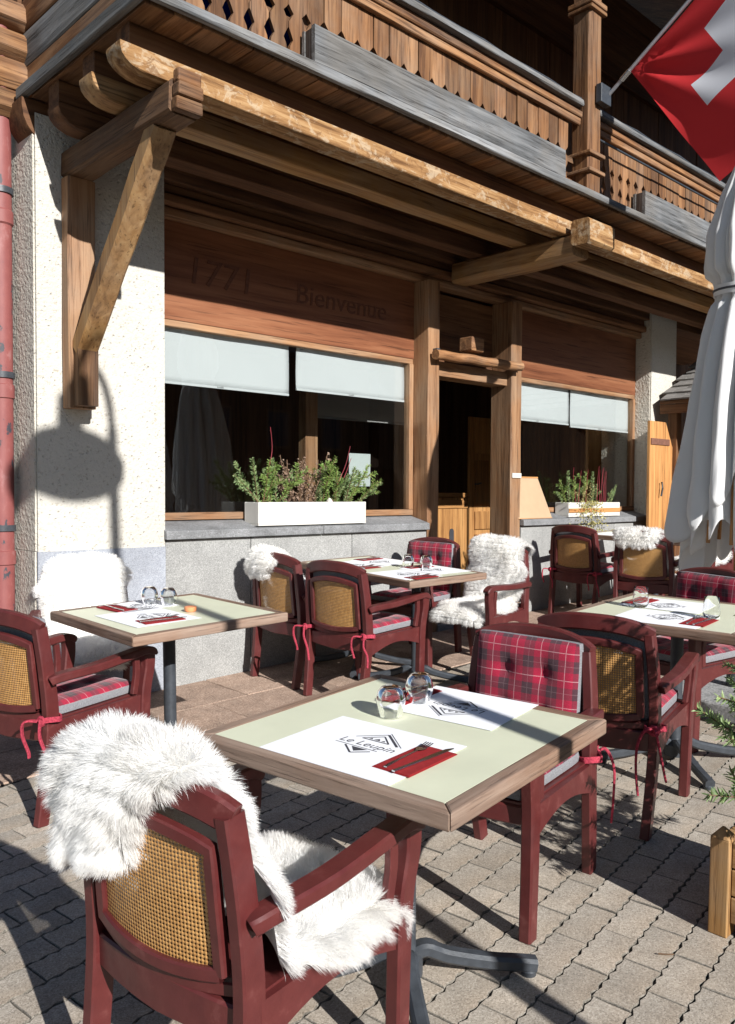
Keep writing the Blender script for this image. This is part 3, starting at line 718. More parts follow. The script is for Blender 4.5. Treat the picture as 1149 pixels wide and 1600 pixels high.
# ================================================================== CHAIRS (local: faces +x, left is +y, origin on the ground)
def arc(p0, p1, p2, n=10):
    p0, p1, p2 = Vector(p0), Vector(p1), Vector(p2)
    return [p0*(1-t)**2+p1*2*t*(1-t)+p2*t*t for t in (i/n for i in range(n+1))]
def catmull(pts, n=6):
    pts = [Vector(p) for p in pts]; out_ = []
    for i in range(len(pts)-1):
        a, b, c, d = pts[max(i-1, 0)], pts[i], pts[i+1], pts[min(i+2, len(pts)-1)]
        for k in range(n):
            t = k/n
            out_.append(.5*((2*b)+(c-a)*t+(2*a-5*b+4*c-d)*t*t+(3*b-a-3*c+d)*t**3))
    out_.append(pts[-1]); return out_
CH = {}
PLm = M['plastic']
def bx(y, z):      # back surface: x of the curved, raked back
    return -.248-.075*max(0, z-.42)+(-.035*(1-(y/.22)**2))
for s_, nm in ((1, 'L'), (-1, 'R')):
    pts = catmull([(-.300, .222*s_, 0), (-.268, .232*s_, .22), (-.250, .236*s_, .42), (-.262, .232*s_, .62), (-.276, .214*s_, .80)], 5)
    CH['stile'+nm] = MB().sweep(pts, [.036]*len(pts), [.062-.018*abs(i/len(pts)-.5) for i in range(len(pts))], up=(1, 0, .1), ch=.25).mesh('rear_leg', PLm, 40)
    pts = catmull([(.232, .250*s_, 0), (.232, .254*s_, .22), (.238, .258*s_, .42), (.258, .264*s_, .54), (.258, .266*s_, .600)], 5)
    CH['front'+nm] = MB().sweep(pts, .042, [.050+.012*(i/len(pts)) for i in range(len(pts))], up=(1, 0, .05), ch=.28).mesh('front_leg', PLm, 40)
    pts = catmull([(-.262, .252*s_, .585), (-.225, .262*s_, .596), (-.05, .272*s_, .600), (.14, .270*s_, .613), (.235, .267*s_, .618), (.280, .265*s_, .603), (.288, .264*s_, .588)], 5)
    n_ = len(pts); CH['arm'+nm] = MB().sweep(pts, [.050+.010*math.sin(math.pi*i/(n_-1)) for i in range(n_)], [.036]*(n_-6)+[.034, .032, .028, .022, .016, .008], up=(0, 0, 1), ch=.35).mesh('arm', PLm, 40)
    pts = catmull([(.178, .256*s_, .43), (.190, .262*s_, .52), (.186, .266*s_, .592)], 5)
    CH['strut'+nm] = MB().sweep(pts, .022, .030, up=(1, 0, 0), ch=.3).mesh('arm_strut', PLm, 40)
    # side apron, arched below
    def apr(u, v, s_=s_):
        x_ = -.235+.455*u; top = .418; bot = .312+.048*math.sin(math.pi*u)
        return (x_, (.240+.012*u)*s_, bot+(top-bot)*v)
    mb = MB(); 
    for off, fl in ((.014, s_ < 0), (-.014, s_ > 0)):
        mb.grid(lambda u, v: tuple(np.array(apr(u, v))+np.array([0, off, 0])), 12, 1, flip=fl)
    mb.grid(lambda u, v: tuple(np.array(apr(u, 0))+np.array([0, -.014+.028*v, 0])), 12, 1)
    mb.grid(lambda u, v: tuple(np.array(apr(u, 1))+np.array([0, -.014+.028*v, 0])), 12, 1)
    CH['apron'+nm] = mb.mesh('side_apron', PLm, 30)
# seat slab with a rounded front
def seatfn(z):
    def f(u, v):
        y_ = (-.238+.476*v)
        x0 = -.245; x1 = .228+.030*(1-(y_/.24)**2)
        return (x0+(x1-x0)*u, y_, z-.012*math.sin(math.pi*v)*math.sin(math.pi*min(1, u*1.1)))
    return f
mb = MB(); mb.grid(seatfn(.424), 10, 10); mb.grid(seatfn(.400), 10, 10, flip=True)
e_ = [(i/10, 0) for i in range(11)]+[(1, j/10) for j in range(1, 11)]+[(1-i/10, 1) for i in range(1, 11)]+[(0, 1-j/10) for j in range(1, 10)]
tp = [seatfn(.424)(*q) for q in e_]; bt = [(seatfn(.400)(*q)[0], seatfn(.400)(*q)[1], .392) for q in e_]; n_ = len(e_)
mb.add(bt+tp, [(i, (i+1) % n_, n_+(i+1) % n_, n_+i) for i in range(n_)])
CH['seat'] = mb.mesh('seat', PLm, 40)
pts = arc((.222, .245, .385), (.285, 0, .385), (.222, -.245, .385), 12)
CH['front_rail'] = MB().sweep(pts, .026, .062, up=(0, 0, 1), ch=.4).mesh('front_rail', PLm, 40)
pts = arc((-.252, .236, .372), (-.305, 0, .372), (-.252, -.236, .372), 12)
CH['rear_rail'] = MB().sweep(pts, .026, [.095-.02*abs(i-6)/6 for i in range(13)], up=(0, 0, 1), ch=.4).mesh('rear_rail', PLm, 40)
# arched top rail
pts = [(-.276-.034*(1-(y_/.222)**2), y_, .792+.040*(1-abs(y_/.226)**2.6)) for y_ in np.linspace(.226, -.226, 17)]
CH['top_rail'] = MB().sweep(pts, .034, [.060]+[.066]*15+[.060], up=(0, 0, 1), ch=.4).mesh('top_rail', PLm, 40)
# inner frame round the cane
def loop(y0, y1, z0, z1, sag=0.03):
    ps = []
    for t in np.linspace(0, 1, 11): y_ = y0+(y1-y0)*t; ps.append((y_, z0-.018*(1-(2*t-1)**2)))
    for t in np.linspace(.1, .9, 6): ps.append((y1-.006*t, z0+(z1-z0)*t))
    for t in np.linspace(0, 1, 11): y_ = y1-.006+(y0-y1+.012)*t; ps.append((y_, z1+sag*(1-(2*t-1)**2)))
    for t in np.linspace(.1, .9, 6): ps.append((y0+.006*(1-t), z1+(z0-z1)*t))
    return ps
lp = loop(-.186, .186, .470, .728); pts = [(bx(y_, z_)-.012, y_, z_) for y_, z_ in lp]
CH['cane_frame'] = MB().sweep(pts+pts[:1], .030, .024, up=(1, 0, 0), ch=.35, caps=False).mesh('cane_frame', PLm, 40)
CH['back_splat'] = MB().sweep([(bx(y_, .445)+.004, y_, .438-.016*(1-(y_/.22)**2)) for y_ in np.linspace(.222, -.222, 13)], .022, .030, up=(0, 0, 1), ch=.35).mesh('back_splat', PLm, 40)
def canefn(u, v):
    y_ = -.186+.372*u; zb = .470-.018*(1-(2*u-1)**2); zt = .728+.03*(1-(2*u-1)**2); z_ = zb+(zt-zb)*v
    return (bx(y_, z_)-.010, y_, z_)
CH['cane'] = MB().grid(canefn, 14, 8, flip=True).mesh('cane_panel', M['cane'], 180, uv=lambda p: (p[1], p[2]))
CHAIR_PARTS = [('rear_leg', 'stileL'), ('rear_leg', 'stileR'), ('front_leg', 'frontL'), ('front_leg', 'frontR'), ('arm', 'armL'), ('arm', 'armR'), ('arm_strut', 'strutL'), ('arm_strut', 'strutR'),
               ('side_apron', 'apronL'), ('side_apron', 'apronR'), ('seat', 'seat'), ('front_rail', 'front_rail'), ('rear_rail', 'rear_rail'), ('top_rail', 'top_rail'), ('back_splat', 'back_splat')]
def chair(label, x, y, deg):
    t = thing('armchair', label, 'chair', gmat(x, y, .003, deg), 'bordeaux armchairs at the terrace tables')
    for nm, k in CHAIR_PARTS: inst(nm, CH[k], t)
    cf = inst('cane_frame', CH['cane_frame'], t); inst('cane_panel', CH['cane'], cf)
    return t

# plaid cushions
def pad_mesh(w, h, t, tufts, mats, dz=.016, seed=0):
    """pad in its own plane: a across, b along, c thickness"""
    N = 26
    def hf(u, v):
        a, b = 2*u-1, 2*v-1
        e = (1-abs(a)**6)*(1-abs(b)**6)
        d = sum(math.exp(-(((a*w/2-p)**2+(b*h/2-q)**2)/.0011)) for p, q in tufts)
        cr = sum(.35*math.exp(-((a*w/2-p)**2/.00035)) for p in set(p for p, q in tufts))
        return t*.30+t*.42*e**.5-dz*d-dz*cr*.5*e+.002*noise.noise(Vector((a*4, b*4, seed)))
    mb = MB()
    rc = lambda u, v: ((u-.5)*w*(1-.02*abs(2*v-1)**8), (v-.5)*h*(1-.02*abs(2*u-1)**8))
    mb.grid(lambda u, v: (*rc(u, v), hf(u, v)), N, N, 0)
    mb.grid(lambda u, v: (*rc(u, v), -t*.3), 8, 8, 1, flip=True)
    e = [(i/N, 0) for i in range(N)]+[(1, j/N) for j in range(N)]+[(1-i/N, 1) for i in range(N)]+[(0, 1-j/N) for j in range(N)]
    n = len(e); top = [(*rc(*q), hf(*q)) for q in e]; mid = [(rc(*q)[0]*1.012, rc(*q)[1]*1.012, -.0) for q in e]; bot = [(*rc(*q), -t*.3) for q in e]
    mb.add(bot+mid+top, [(i, (i+1) % n, n+(i+1) % n, n+i) for i in range(n)]+[(n+i, n+(i+1) % n, 2*n+(i+1) % n, 2*n+i) for i in range(n)], 1)
    return mb.mesh('pad', mats, 50, uv=lambda p: (p[0]+.013, p[1]+.02))
tf = [(-.075, .07), (.075, .07), (-.075, -.08), (.075, -.08)]
PAD_B = pad_mesh(.405, .385, .060, tf, [M['plaid'], M['felt']], .020, 1)
PAD_S = pad_mesh(.440, .440, .056, tf, [M['plaid'], M['felt']], .016, 2)
def tie_mesh(seed, drop=.2, side=1):
    rr = random.Random(seed); mb = MB()
    # knot round the leg and two hanging ends
    pts = [(-.02+.045*math.cos(t), .040*math.sin(t), .005*math.sin(2*t)) for t in np.linspace(0, 2*math.pi, 15)]
    mb.sweep(pts, .007, .022, up=(0, 0, 1), ch=.3)
    kx = -.070
    mb.sweep([(kx+.004*math.cos(t), .016*math.cos(t), .014*math.sin(t)) for t in np.linspace(0, 2*math.pi, 11)], .016, .016, up=(1, 0, 0), ch=.5)
    for k in range(2):
        s2 = 1 if k else -1
        p = [(kx, 0, 0), (kx-.03-.02*k, s2*.025*side+.012*k, .012-.004*k), (kx-.035-.01*k, s2*.040*side+.015, -.05), (kx-.02, s2*.044*side+.018*rr.random(), -drop*.62), (kx-.015-.02*rr.random(), s2*.05*side, -drop*(1-.25*k))]
        mb.sweep(catmull(p, 5), .008, .016, up=(1, .3, 0), ch=.4)
    return mb.mesh('tie', M['tie'], 40)
TIE = [tie_mesh(1, .17, 1), tie_mesh(2, .25, -1), tie_mesh(4, .20, 1)]
def cushion(label, x, y, deg, ties=(0, 1), dz=0.0):
    t = thing('chair_cushion', label, 'cushion', gmat(x, y, .003, deg), 'plaid cushions tied to the armchairs')
    mB = Matrix.Translation((-.232, 0, .640)) @ Matrix(((0, 0, 1, 0), (1, 0, 0, 0), (0, 1, 0, 0), (0, 0, 0, 1)))
    mB = Matrix.Translation((-.236, 0, .640)) @ Matrix.Rotation(rad(-5.5), 4, 'Y') @ Matrix(((0, 0, 1, 0), (1, 0, 0, 0), (0, 1, 0, 0), (0, 0, 0, 1)))
    inst('back_pad', PAD_B, t, mB)
    inst('seat_pad', PAD_S, t, Matrix.Translation((.012, 0, .444)) @ Matrix.Rotation(rad(90), 4, 'Z'))
    if ties:
        for s_, k in ((1, ties[0]), (-1, ties[1])):
            if k is not None: inst('tie', TIE[k], t, Matrix.Translation((-.235, .236*s_, .432)) @ (Matrix.Rotation(0, 4, 'Z') if s_ > 0 else Matrix.Rotation(rad(8), 4, 'Z')))
    return t

# sheepskins: a hide draped over the chair and many tapered strands of wool
def sheepskin(label, x, y, deg, prof, N, length, seed, width=.0022, clump=.035, segs=3, group='sheepskins draped over the armchairs'):
    """prof: list of (x, z, y_left, y_right) along the middle line of the hide"""
    rg = np.random.default_rng(seed)
    t = thing('sheepskin', label, 'sheepskin', gmat(x, y, .003, deg), group)
    pr = np.array(prof, float); n = 60
    d = np.r_[0, np.cumsum(np.hypot(np.diff(pr[:, 0]), np.diff(pr[:, 1])))]; S = d[-1]
    cm = catmull([(p[0], p[1], 0) for p in prof], 12); cp = np.array([(v.x, v.y) for v in cm])
    dc = np.r_[0, np.cumsum(np.hypot(np.diff(cp[:, 0]), np.diff(cp[:, 1])))]
    ss = np.linspace(0, dc[-1], n+1); xx = np.interp(ss, dc, cp[:, 0]); zz = np.interp(ss, dc, cp[:, 1])
    yl = np.interp(ss/dc[-1]*S, d, pr[:, 2]); yr = np.interp(ss/dc[-1]*S, d, pr[:, 3])
    wob = lambda s, k: .020*np.sin(s*19+k*1.7+seed)+.012*np.sin(s*41+k+seed*2)
    yl = yl+wob(ss, 1); yr = yr+wob(ss, 2)
    tx = np.gradient(xx, ss); tz = np.gradient(zz, ss); L = np.hypot(tx, tz)+1e-9; tx /= L; tz /= L
    nx, nz = -tz, tx                              # normal left of travel in x-z
    # travel goes from behind, over the top, to the seat front: outward normal
    sgn = 1 if prof[0][4:] else 1
    nx, nz = -nx*-1, -nz*-1
    if np.mean(nz[n//3:]) < 0: nx, nz = -nx, -nz
    def surf(s, v):
        """s in 0..dc, v in -1..1 -> position, normal, outward edge factor"""
        X = np.interp(s, ss, xx); Z = np.interp(s, ss, zz); a = np.interp(s, ss, yl); b = np.interp(s, ss, yr)
        NX = np.interp(s, ss, nx); NZ = np.interp(s, ss, nz); l2 = np.hypot(NX, NZ)+1e-9; NX = NX/l2; NZ = NZ/l2
        Y = (a+b)/2+(a-b)/2*v
        e = np.abs(v)**5
        off = .012+.010*np.sin(s*23+v*3+seed)*np.cos(v*4+s*7) - .035*e
        return np.stack([X+NX*off, Y, Z+NZ*off], -1), np.stack([NX*(1-.85*e), np.sign(v)*e*1.1, NZ*(1-.85*e)], -1), e
    mb = MB()
    def hf(u, v):
        p, _, _ = surf(np.array([u*dc[-1]]), np.array([2*v-1])); return tuple(p[0])
    mb.grid(hf, 48, 16)
    mb.build('hide', M['hide'], t, smooth=180)
    # strands
    area_w = (yl-yr); cdf = np.cumsum(np.maximum(area_w, .01)); cdf /= cdf[-1]
    s = np.interp(rg.random(N), cdf, ss); v = rg.random(N)*2-1
    # extra strands round the rim
    k = N//5; s[:k] = np.where(rg.random(k) < .5, rg.random(k)*.03, dc[-1]-rg.random(k)*.03); v[k:2*k] = np.sign(rg.random(k)-.5)*(1-rg.random(k)**2*.14)
    p, nr, e = surf(s, v)
    # end caps lean outwards along the travel direction
    TX = np.interp(s, ss, tx); TZ = np.interp(s, ss, tz)
    ef = np.clip((s-(dc[-1]-.035))/.035, 0, 1)-np.clip((.035-s)/.035, 0, 1)
    nr = nr+np.stack([TX*ef, np.zeros(N), TZ*ef], -1)*1.0
    # locks: jittered cell centres that gather the tips
    W = (np.interp(s, ss, yl)-np.interp(s, ss, yr))/2
    cs = np.floor(s/clump); cv = np.floor(v*W/clump)
    def hsh(a, b, q): return np.mod(np.sin(a*12.9898+b*78.233+q*37.719+seed)*43758.5453, 1.0)
    jc = np.stack([hsh(cs, cv, i)-.5 for i in range(3)], -1)
    scen = (cs+.5+.5*(hsh(cs, cv, 7)-.5))*clump; vcen = (cv+.5+.5*(hsh(cs, cv, 8)-.5))*clump/np.maximum(W, .01)
    pc, nc, _ = surf(np.clip(scen, 0, dc[-1]), np.clip(vcen, -1, 1))
    nrm = lambda q: q/(np.linalg.norm(q, axis=-1, keepdims=True)+1e-9)
    nr = nrm(nr); lock = nrm(nc+jc*.75)
    sw = np.stack([.35*np.sin(p[:, 1]*17+p[:, 2]*11+seed), .4*np.sin(p[:, 0]*15+p[:, 2]*13+seed*2), -.28+.2*np.sin(p[:, 1]*9)], -1)
    dr = nrm(nr*1.0+lock*.45+sw*.45+rg.normal(0, .27, (N, 3)))
    ln = length*(.78+.32*hsh(cs, cv, 4))*(.55+.55*rg.random(N))
    tip0 = p+dr*ln[:, None]
    tipc = pc+lock*length*.85
    al = (.12+.22*rg.random(N))[:, None]
    tip = tip0*(1-al)+tipc*al
    tip = p+nrm(tip-p)*ln[:, None]*np.clip(np.linalg.norm(tip-p, axis=-1)/ln, .6, 1.25)[:, None]
    tip[:, 2] -= ln*.18
    side = nrm(np.cross(dr, rg.normal(0, 1, (N, 3)))); V = []; Fc = []
    mid = (p+tip)/2+nr*(ln*.16)[:, None]
    w_ = width*(.7+.6*rg.random(N))[:, None]
    levels = [0, .4, .75] if segs == 3 else [0, .55]
    for tt in levels:
        c = p*(1-tt)**2+mid*2*tt*(1-tt)+tip*tt*tt; ww = w_*(1-.45*tt)
        V += [c-side*ww/2, c+side*ww/2]
    V.append(tip)
    nl = len(levels); per = 2*nl+1
    arr = np.stack(V, 1).reshape(-1, 3)
    base = (np.arange(N)*per)[:, None]
    quads = np.concatenate([base+np.array([[2*i, 2*i+1, 2*i+3, 2*i+2]]) for i in range(nl-1)], 0)
    tris = base+np.array([[2*nl-2, 2*nl-1, 2*nl]])
    me = bpy.data.meshes.new('wool'); nq, ntri = len(quads), len(tris)
    me.vertices.add(len(arr)); me.vertices.foreach_set('co', arr.ravel().astype(np.float32))
    me.loops.add(nq*4+ntri*3); me.loops.foreach_set('vertex_index', np.r_[quads.ravel(), tris.ravel()].astype(np.int32))
    me.polygons.add(nq+ntri); me.polygons.foreach_set('loop_start', np.r_[np.arange(nq)*4, nq*4+np.arange(ntri)*3].astype(np.int32))
    me.polygons.foreach_set('loop_total', np.r_[np.full(nq, 4), np.full(ntri, 3)].astype(np.int32))
    me.materials.append(M['wool']); me.update(calc_edges=True); me.validate()
    inst('wool', me, t)
    return t

# ================================================================== TABLES
def foot_mesh(L=.36):
    pts = catmull([(.02, 0, .085), (.06, 0, .10), (.12, 0, .075), (.24, 0, .048), (L-.03, 0, .036), (L+.02, 0, .028)], 5)
    mb = MB().sweep(pts, [.05]*8+[.044]*(len(pts)-8), [.040]*len(pts), up=(0, 0, 1), ch=.45)
    mb.lathe([(.022, 0), (.024, .014), (.018, .020)], 12, (L, 0, 0), capb=True, capt=True)
    return mb.mesh('foot', M['iron'], 40)
FOOT = foot_mesh()
def table(label, x, y, deg, sx=.82, sy=.82, cols=((0, 0),), ew=.042):
    t = thing('cafe_table', label, 'table', gmat(x, y, 0, deg), 'cream topped terrace tables')
    zt, th = .740, .044
    top = MB().box((-sx/2+ew, -sy/2+ew, zt-th+.004), (sx/2-ew, sy/2-ew, zt-.0015)).build('table_top', M['laminate'], t)
    e = .006
    def rail(pts2, ax):
        mb = MB(); n = 4
        lo = [(px, py, zt-th) for px, py in pts2]; 
        cxy = (sum(p[0] for p in pts2)/4, sum(p[1] for p in pts2)/4)
        mb.add([(px, py, zt-th) for px, py in pts2]+[(px, py, zt) for px, py in pts2], [(3, 2, 1, 0), (4, 5, 6, 7), (0, 1, 5, 4), (1, 2, 6, 5), (2, 3, 7, 6), (3, 0, 4, 7)])
        o = mb.build('edge_rail', WT(ax), t); bevel(o, .005, 2)
    a, b = sx/2, sy/2; g = .0006
    rail([(-a+g, -b), (a-g, -b), (a-ew-g, -b+ew), (-a+ew+g, -b+ew)], 'x'); rail([(-a+ew+g, b-ew), (a-ew-g, b-ew), (a-g, b), (-a+g, b)], 'x')
    rail([(-a, -b+g), (-a+ew, -b+ew+g), (-a+ew, b-ew-g), (-a, b-g)], 'y'); rail([(a-ew, -b+ew+g), (a, -b+g), (a, b-g), (a-ew, b-ew-g)], 'y')
    for cx_, cy_ in cols:
        boxo('mounting_plate', (cx_-.19, cy_-.19, zt-th-.014), (cx_+.19, cy_+.19, zt-th-.001), M['iron'], t, .004)
        c = MB().lathe([(.050, .03), (.050, .085), (.034, .10), (.030, .12), (.030, .66), (.045, .675), (.045, .682)], 24, (cx_, cy_, 0), capb=True, capt=True).build('column', M['iron'], t, smooth=40)
        for k in range(4):
            inst('foot', FOOT, t, Matrix.Translation((cx_, cy_, 0)) @ Matrix.Rotation(rad(45+90*k), 4, 'Z'))
    return t

# place settings -----------------------------------------------------
def logo_parts(par, mat):
    """printed mark: a house of lines and triangles over two words"""
    z = .0006
    me = text_mesh('Le Leupin', .052, 0, .1, 'CENTER'); me.materials.append(M['ink'])
    inst('printed_words', me, par, mat @ Matrix.Translation((0, 0, z)))
    def pr2(polys):
        mb = MB()
        for q in polys: mb.add([(a, b, 0) for a, b in q], [tuple(range(len(q)))])
        me_ = mb.mesh('printed_mark', M['ink']); inst('printed_mark', me_, par, mat @ Matrix.Translation((0, 0, z)))
    def ln(x0, y0, x1, y1, w):
        d = Vector((x1-x0, y1-y0)); n_ = Vector((-d.y, d.x)).normalized()*w/2
        return [(x0-n_.x, y0-n_.y), (x1-n_.x, y1-n_.y), (x1+n_.x, y1+n_.y), (x0+n_.x, y0+n_.y)]
    pr2([ln(-.075, .055, 0, .125, .004), ln(0, .125, .085, .05, .008), ln(.0, .138, .100, .05, .0025), ln(-.05, .055, 0, .104, .005), ln(0, .104, .05, .055, .005), ln(-.05, .055, .05, .055, .005),
         [(-.012, .062), (.012, .062), (0, .078)], [(-.030, .062), (-.016, .062), (-.023, .073)], [(.016, .062), (.030, .062), (.023, .073)],
         ln(-.055, -.022, 0, -.068, .006), ln(0, -.068, .045, -.03, .006), [(-.03, -.022), (.03, -.022), (0, -.052)], ln(-.10, -.014, .06, -.016, .003)])
TUMBLER = [(.0, .0870), (.020, .0870), (.027, .0835), (.036, .072), (.0415, .055), (.0425, .042), (.039, .022), (.0335, .004), (.0335, .0), (.0318, 0.0005), (.0372, .022), (.0407, .042), (.0397, .055), (.0344, .0708), (.025, .0815), (.018, .083), (.0, .083)]
TALL = [(.0, .0), (.020, .0), (.030, .004), (.0375, .018), (.039, .034), (.036, .066), (.0325, .100), (.0315, .1005), (.0345, .066), (.0372, .034), (.0355, .020), (.028, .0085), (.0, .008)]
GL_INV = MB().lathe(TUMBLER, 32).mesh('tumbler', M['glass'], 60); GL_UP = MB().lathe(TALL, 32).mesh('tumbler', M['glass'], 60)
def cutlery():
    f = MB(); k = MB()
    f.sweep(catmull([(-.095, 0, .003), (-.04, 0, .004), (.03, 0, .003), (.045, 0, .003)], 4), [.009]*4+[.006]*9, .0022, ch=.3)
    f.add([(.043, -.004, .003), (.060, -.012, .002), (.070, -.012, .002), (.070, .012, .002), (.060, .012, .002), (.043, .004, .003)], [(0, 1, 2, 3, 4, 5)])
    f.add([(.043, -.004, .0045), (.060, -.012, .0035), (.070, -.012, .0035), (.070, .012, .0035), (.060, .012, .0035), (.043, .004, .0045)], [(0, 1, 2, 3, 4, 5)])
    for y_ in (-.010, -.0034, .0034, .010): f.sweep([(.069, y_, .003), (.085, y_, .004), (.105, y_, .006)], .0034, .0018, ch=.3)
    k.sweep([(-.105, 0, .003), (-.07, 0, .003), (0, 0, .003)], .010, .004, ch=.4)
    k.sweep([(0, 0, .003), (.05, .001, .003), (.095, .002, .003), (.115, -.002, .003)], [.014, .016, .014, .004], .0018, ch=.3)
    return f.mesh('fork', M['steel'], 40), k.mesh('knife', M['steel'], 40)
FORK, KNIFE = cutlery()
def setting(tm, mx_, my_, deg, where, mat_size=(.335, .42), nap=(.0, -.165), logo=True, cut=True, logooff=.0):
    """tm: table matrix; mat centre in table coordinates; settings face +x when deg = 0"""
    b = tm @ Matrix.Translation((mx_, my_, .7405)) @ Matrix.Rotation(rad(deg), 4, 'Z')
    w, h = mat_size
    me = MB().box((-w/2, -h/2, 0), (w/2, h/2, .0008)).mesh('placemat', M['paper'])
    pm_ = inst('placemat', me, None, b @ Matrix.Rotation(rad(random.uniform(-2, 2)), 4, 'Z')); pm_['label'] = 'printed white placemat '+where; pm_['category'] = 'placemat'; pm_['group'] = 'paper placemats on the terrace tables'
    if logo: logo_parts(pm_, Matrix.Translation((.005, .0+logooff, .0009)) @ Matrix.Rotation(rad(-90), 4, 'Z') @ Matrix.Scale(.86, 4))
    bn = b @ Matrix.Translation((nap[0], nap[1], .001)) @ Matrix.Rotation(rad(random.uniform(-5, 5)), 4, 'Z')
    nb = MB().box((-.10, -.056, 0), (.10, .056, .0022)); nb.box((-.098, -.054, .0024), (.097, .050, .0042))
    no = nb.build('napkin', M['napkin'], None); no.matrix_world = bn; bevel(no, .0009, 1); no['label'] = 'red napkin '+where; no['category'] = 'napkin'; no['group'] = 'red napkins on the terrace tables'
    if cut:
        fo = inst('fork', FORK, None, bn @ Matrix.Translation((.0, .026, .0045)) @ Matrix.Rotation(rad(4), 4, 'Z')); fo['label'] = 'steel fork '+where; fo['category'] = 'fork'; fo['group'] = 'forks on the napkins'
        kn = inst('knife', KNIFE, None, bn @ Matrix.Translation((.0, -.022, .0045)) @ Matrix.Rotation(rad(-5), 4, 'Z')); kn['label'] = 'steel knife '+where; kn['category'] = 'knife'; kn['group'] = 'knives on the napkins'
def tumbler(tm, x, y, where, me=GL_INV):
    o = inst('tumbler', me, None, tm @ Matrix.Translation((x, y, .7418))); o['label'] = 'clear glass tumbler '+where; o['category'] = 'glass'; o['group'] = 'glass tumblers on the terrace tables'

T1 = table('square cream topped table with shadow stripe between the sheepskin chair and the plaid chair', 1.658, 1.584, 8)
T2 = table('square cream topped table in front of the cream pilaster', 2.092, 3.585, 0)
T3 = table('long cream topped table in front of the doorway', 4.05, 4.05, -6, .66, 1.24, ((0, -.3), (0, .3)))
T4 = table('cream topped table beside the closed white parasol', 3.89, 1.895, 5)
T5 = table('shaded table under the small window next to the golden plank door', 7.62, 3.95, 0, .8, 1.2)
m1, m2, m3, m4, m5 = (gmat(1.658, 1.584, 0, 8), gmat(2.092, 3.585, 0, 0), gmat(4.05, 4.05, 0, -6), gmat(3.89, 1.895, 0, 5), gmat(7.62, 3.95, 0, 0))
w1 = ('facing the front sheepskin chair', 'facing the front plaid chair')
setting(m1, -.205, -.012, 0, w1[0], (.335, .415), (.0, -.165)); setting(m1, .255, -.02, 180, w1[1], (.30, .36), (.0, -.19))
tumbler(m1, .05, .09, 'upturned beside the front chair placemat'); tumbler(m1, .215, .105, 'upturned beside the front plaid chair placemat')
setting(m2, -.14, -.05, 0, 'on the table by the pilaster, near edge', (.33, .40), (.0, -.12)); setting(m2, -.02, .25, -90, 'on the table by the pilaster, wall side', (.26, .30), (-.0, -.12), True)
tumbler(m2, .05, .27, 'standing on the table by the pilaster, wall side'); tumbler(m2, .10, .17, 'standing in the middle of the table by the pilaster')
setting(m3, -.15, -.36, 0, 'on the long table, facing the cane chair with ties', (.30, .40)); setting(m3, .16, -.30, 180, 'on the long table, facing the white fur chair', (.30, .40))
setting(m3, -.15, .22, 0, 'on the long table, facing the half draped chair', (.30, .40)); setting(m3, .16, .25, 180, 'on the long table, facing the plaid chair by the doorway', (.30, .40))
tumbler(m3, .10, -.10, 'upturned on the long table opposite the cane chair'); tumbler(m3, .16, -.22, 'upturned on the long table near the white fur chair')
setting(m4, -.22, -.02, 0, 'on the parasol table, facing the cane backed chair', (.34, .40), (.0, -.16)); setting(m4, .14, .10, 180, 'on the parasol table, facing the plaid chair beside the parasol', (.32, .40), (.0, -.15))
tumbler(m4, -.02, .18, 'standing upright on the parasol table, wall side', GL_UP); tumbler(m4, -.09, -.19, 'standing upright on the parasol table, near edge', GL_UP)
tumbler(m5, .02, -.30, 'on the shaded table by the plank door', GL_UP)
setting(m5, -.2, .3, 0, 'on the shaded table, facing the cane chair by the wall', (.34, .40), (0, -.16), False, False)

# orange tealight on the second table
o = MB().lathe([(.0, .0), (.026, 0), (.030, .008), (.030, .022), (.024, .024), (0, .022)], 16).build('tealight', plain('orange_wax', (.75, .28, .12), .5, .1), None, smooth=40)
o.matrix_world = m2 @ Matrix.Translation((.085, -.06, .7405)); o['label'] = 'small orange tealight on the table by the pilaster'; o['category'] = 'candle'

# ------------------------------------------------------------------ chairs placed
CP = dict(C1=(1.128, 1.572, 9.5), C2=(2.275, 1.752, 188.6), C3=(1.561, 3.598, 15.6), C4=(2.077, 4.446, 247), C5=(3.647, 4.401, 0), C6=(3.629, 3.82, 5.4),
          C7=(4.587, 4.327, 186), C8=(4.618, 3.725, 185.5), C9=(3.227, 1.85, 13.6), C10=(4.345, 2.094, 170), C11=(7.017, 4.305, 0), C12=(6.927, 3.624, 12), C13=(8.30, 3.85, 178))
LB = dict(C1='bordeaux armchair under the big shaggy sheepskin, cane back turned outwards', C2='bordeaux armchair with plaid cushion tucked under the front table',
          C3='cane backed bordeaux armchair with plaid seat beside the pilaster table', C4='bordeaux armchair against the grey plinth with fur over its back',
          C5='bordeaux armchair by the stone wall with fur on one corner of its back', C6='cane backed bordeaux armchair with hanging ties at the long table',
          C7='bordeaux armchair with plaid cushion in front of the doorway', C8='bordeaux armchair fully covered by a white fleece facing the long table',
          C9='cane backed bordeaux armchair pushed up to the parasol table', C10='bordeaux armchair with plaid cushion next to the closed parasol',
          C11='shaded cane backed armchair with red ties under the menu board', C12='shaded cane backed armchair with fur along its top rail', C13='shaded armchair with pale fur behind the far table')
for k, v in CP.items(): chair(LB[k], *v)
cushion('plaid cushion on the armchair tucked under the front table', *CP['C2'], (1, 0))
cushion('plaid cushion on the cane backed chair beside the pilaster table', *CP['C3'], (0, 2))
cushion('plaid cushion on the cane backed chair with hanging ties at the long table', *CP['C6'], (2, 0))
cushion('plaid cushion on the chair in front of the doorway', *CP['C7'], None)
cushion('plaid cushion on the cane backed chair at the parasol table', *CP['C9'], (None, 1))
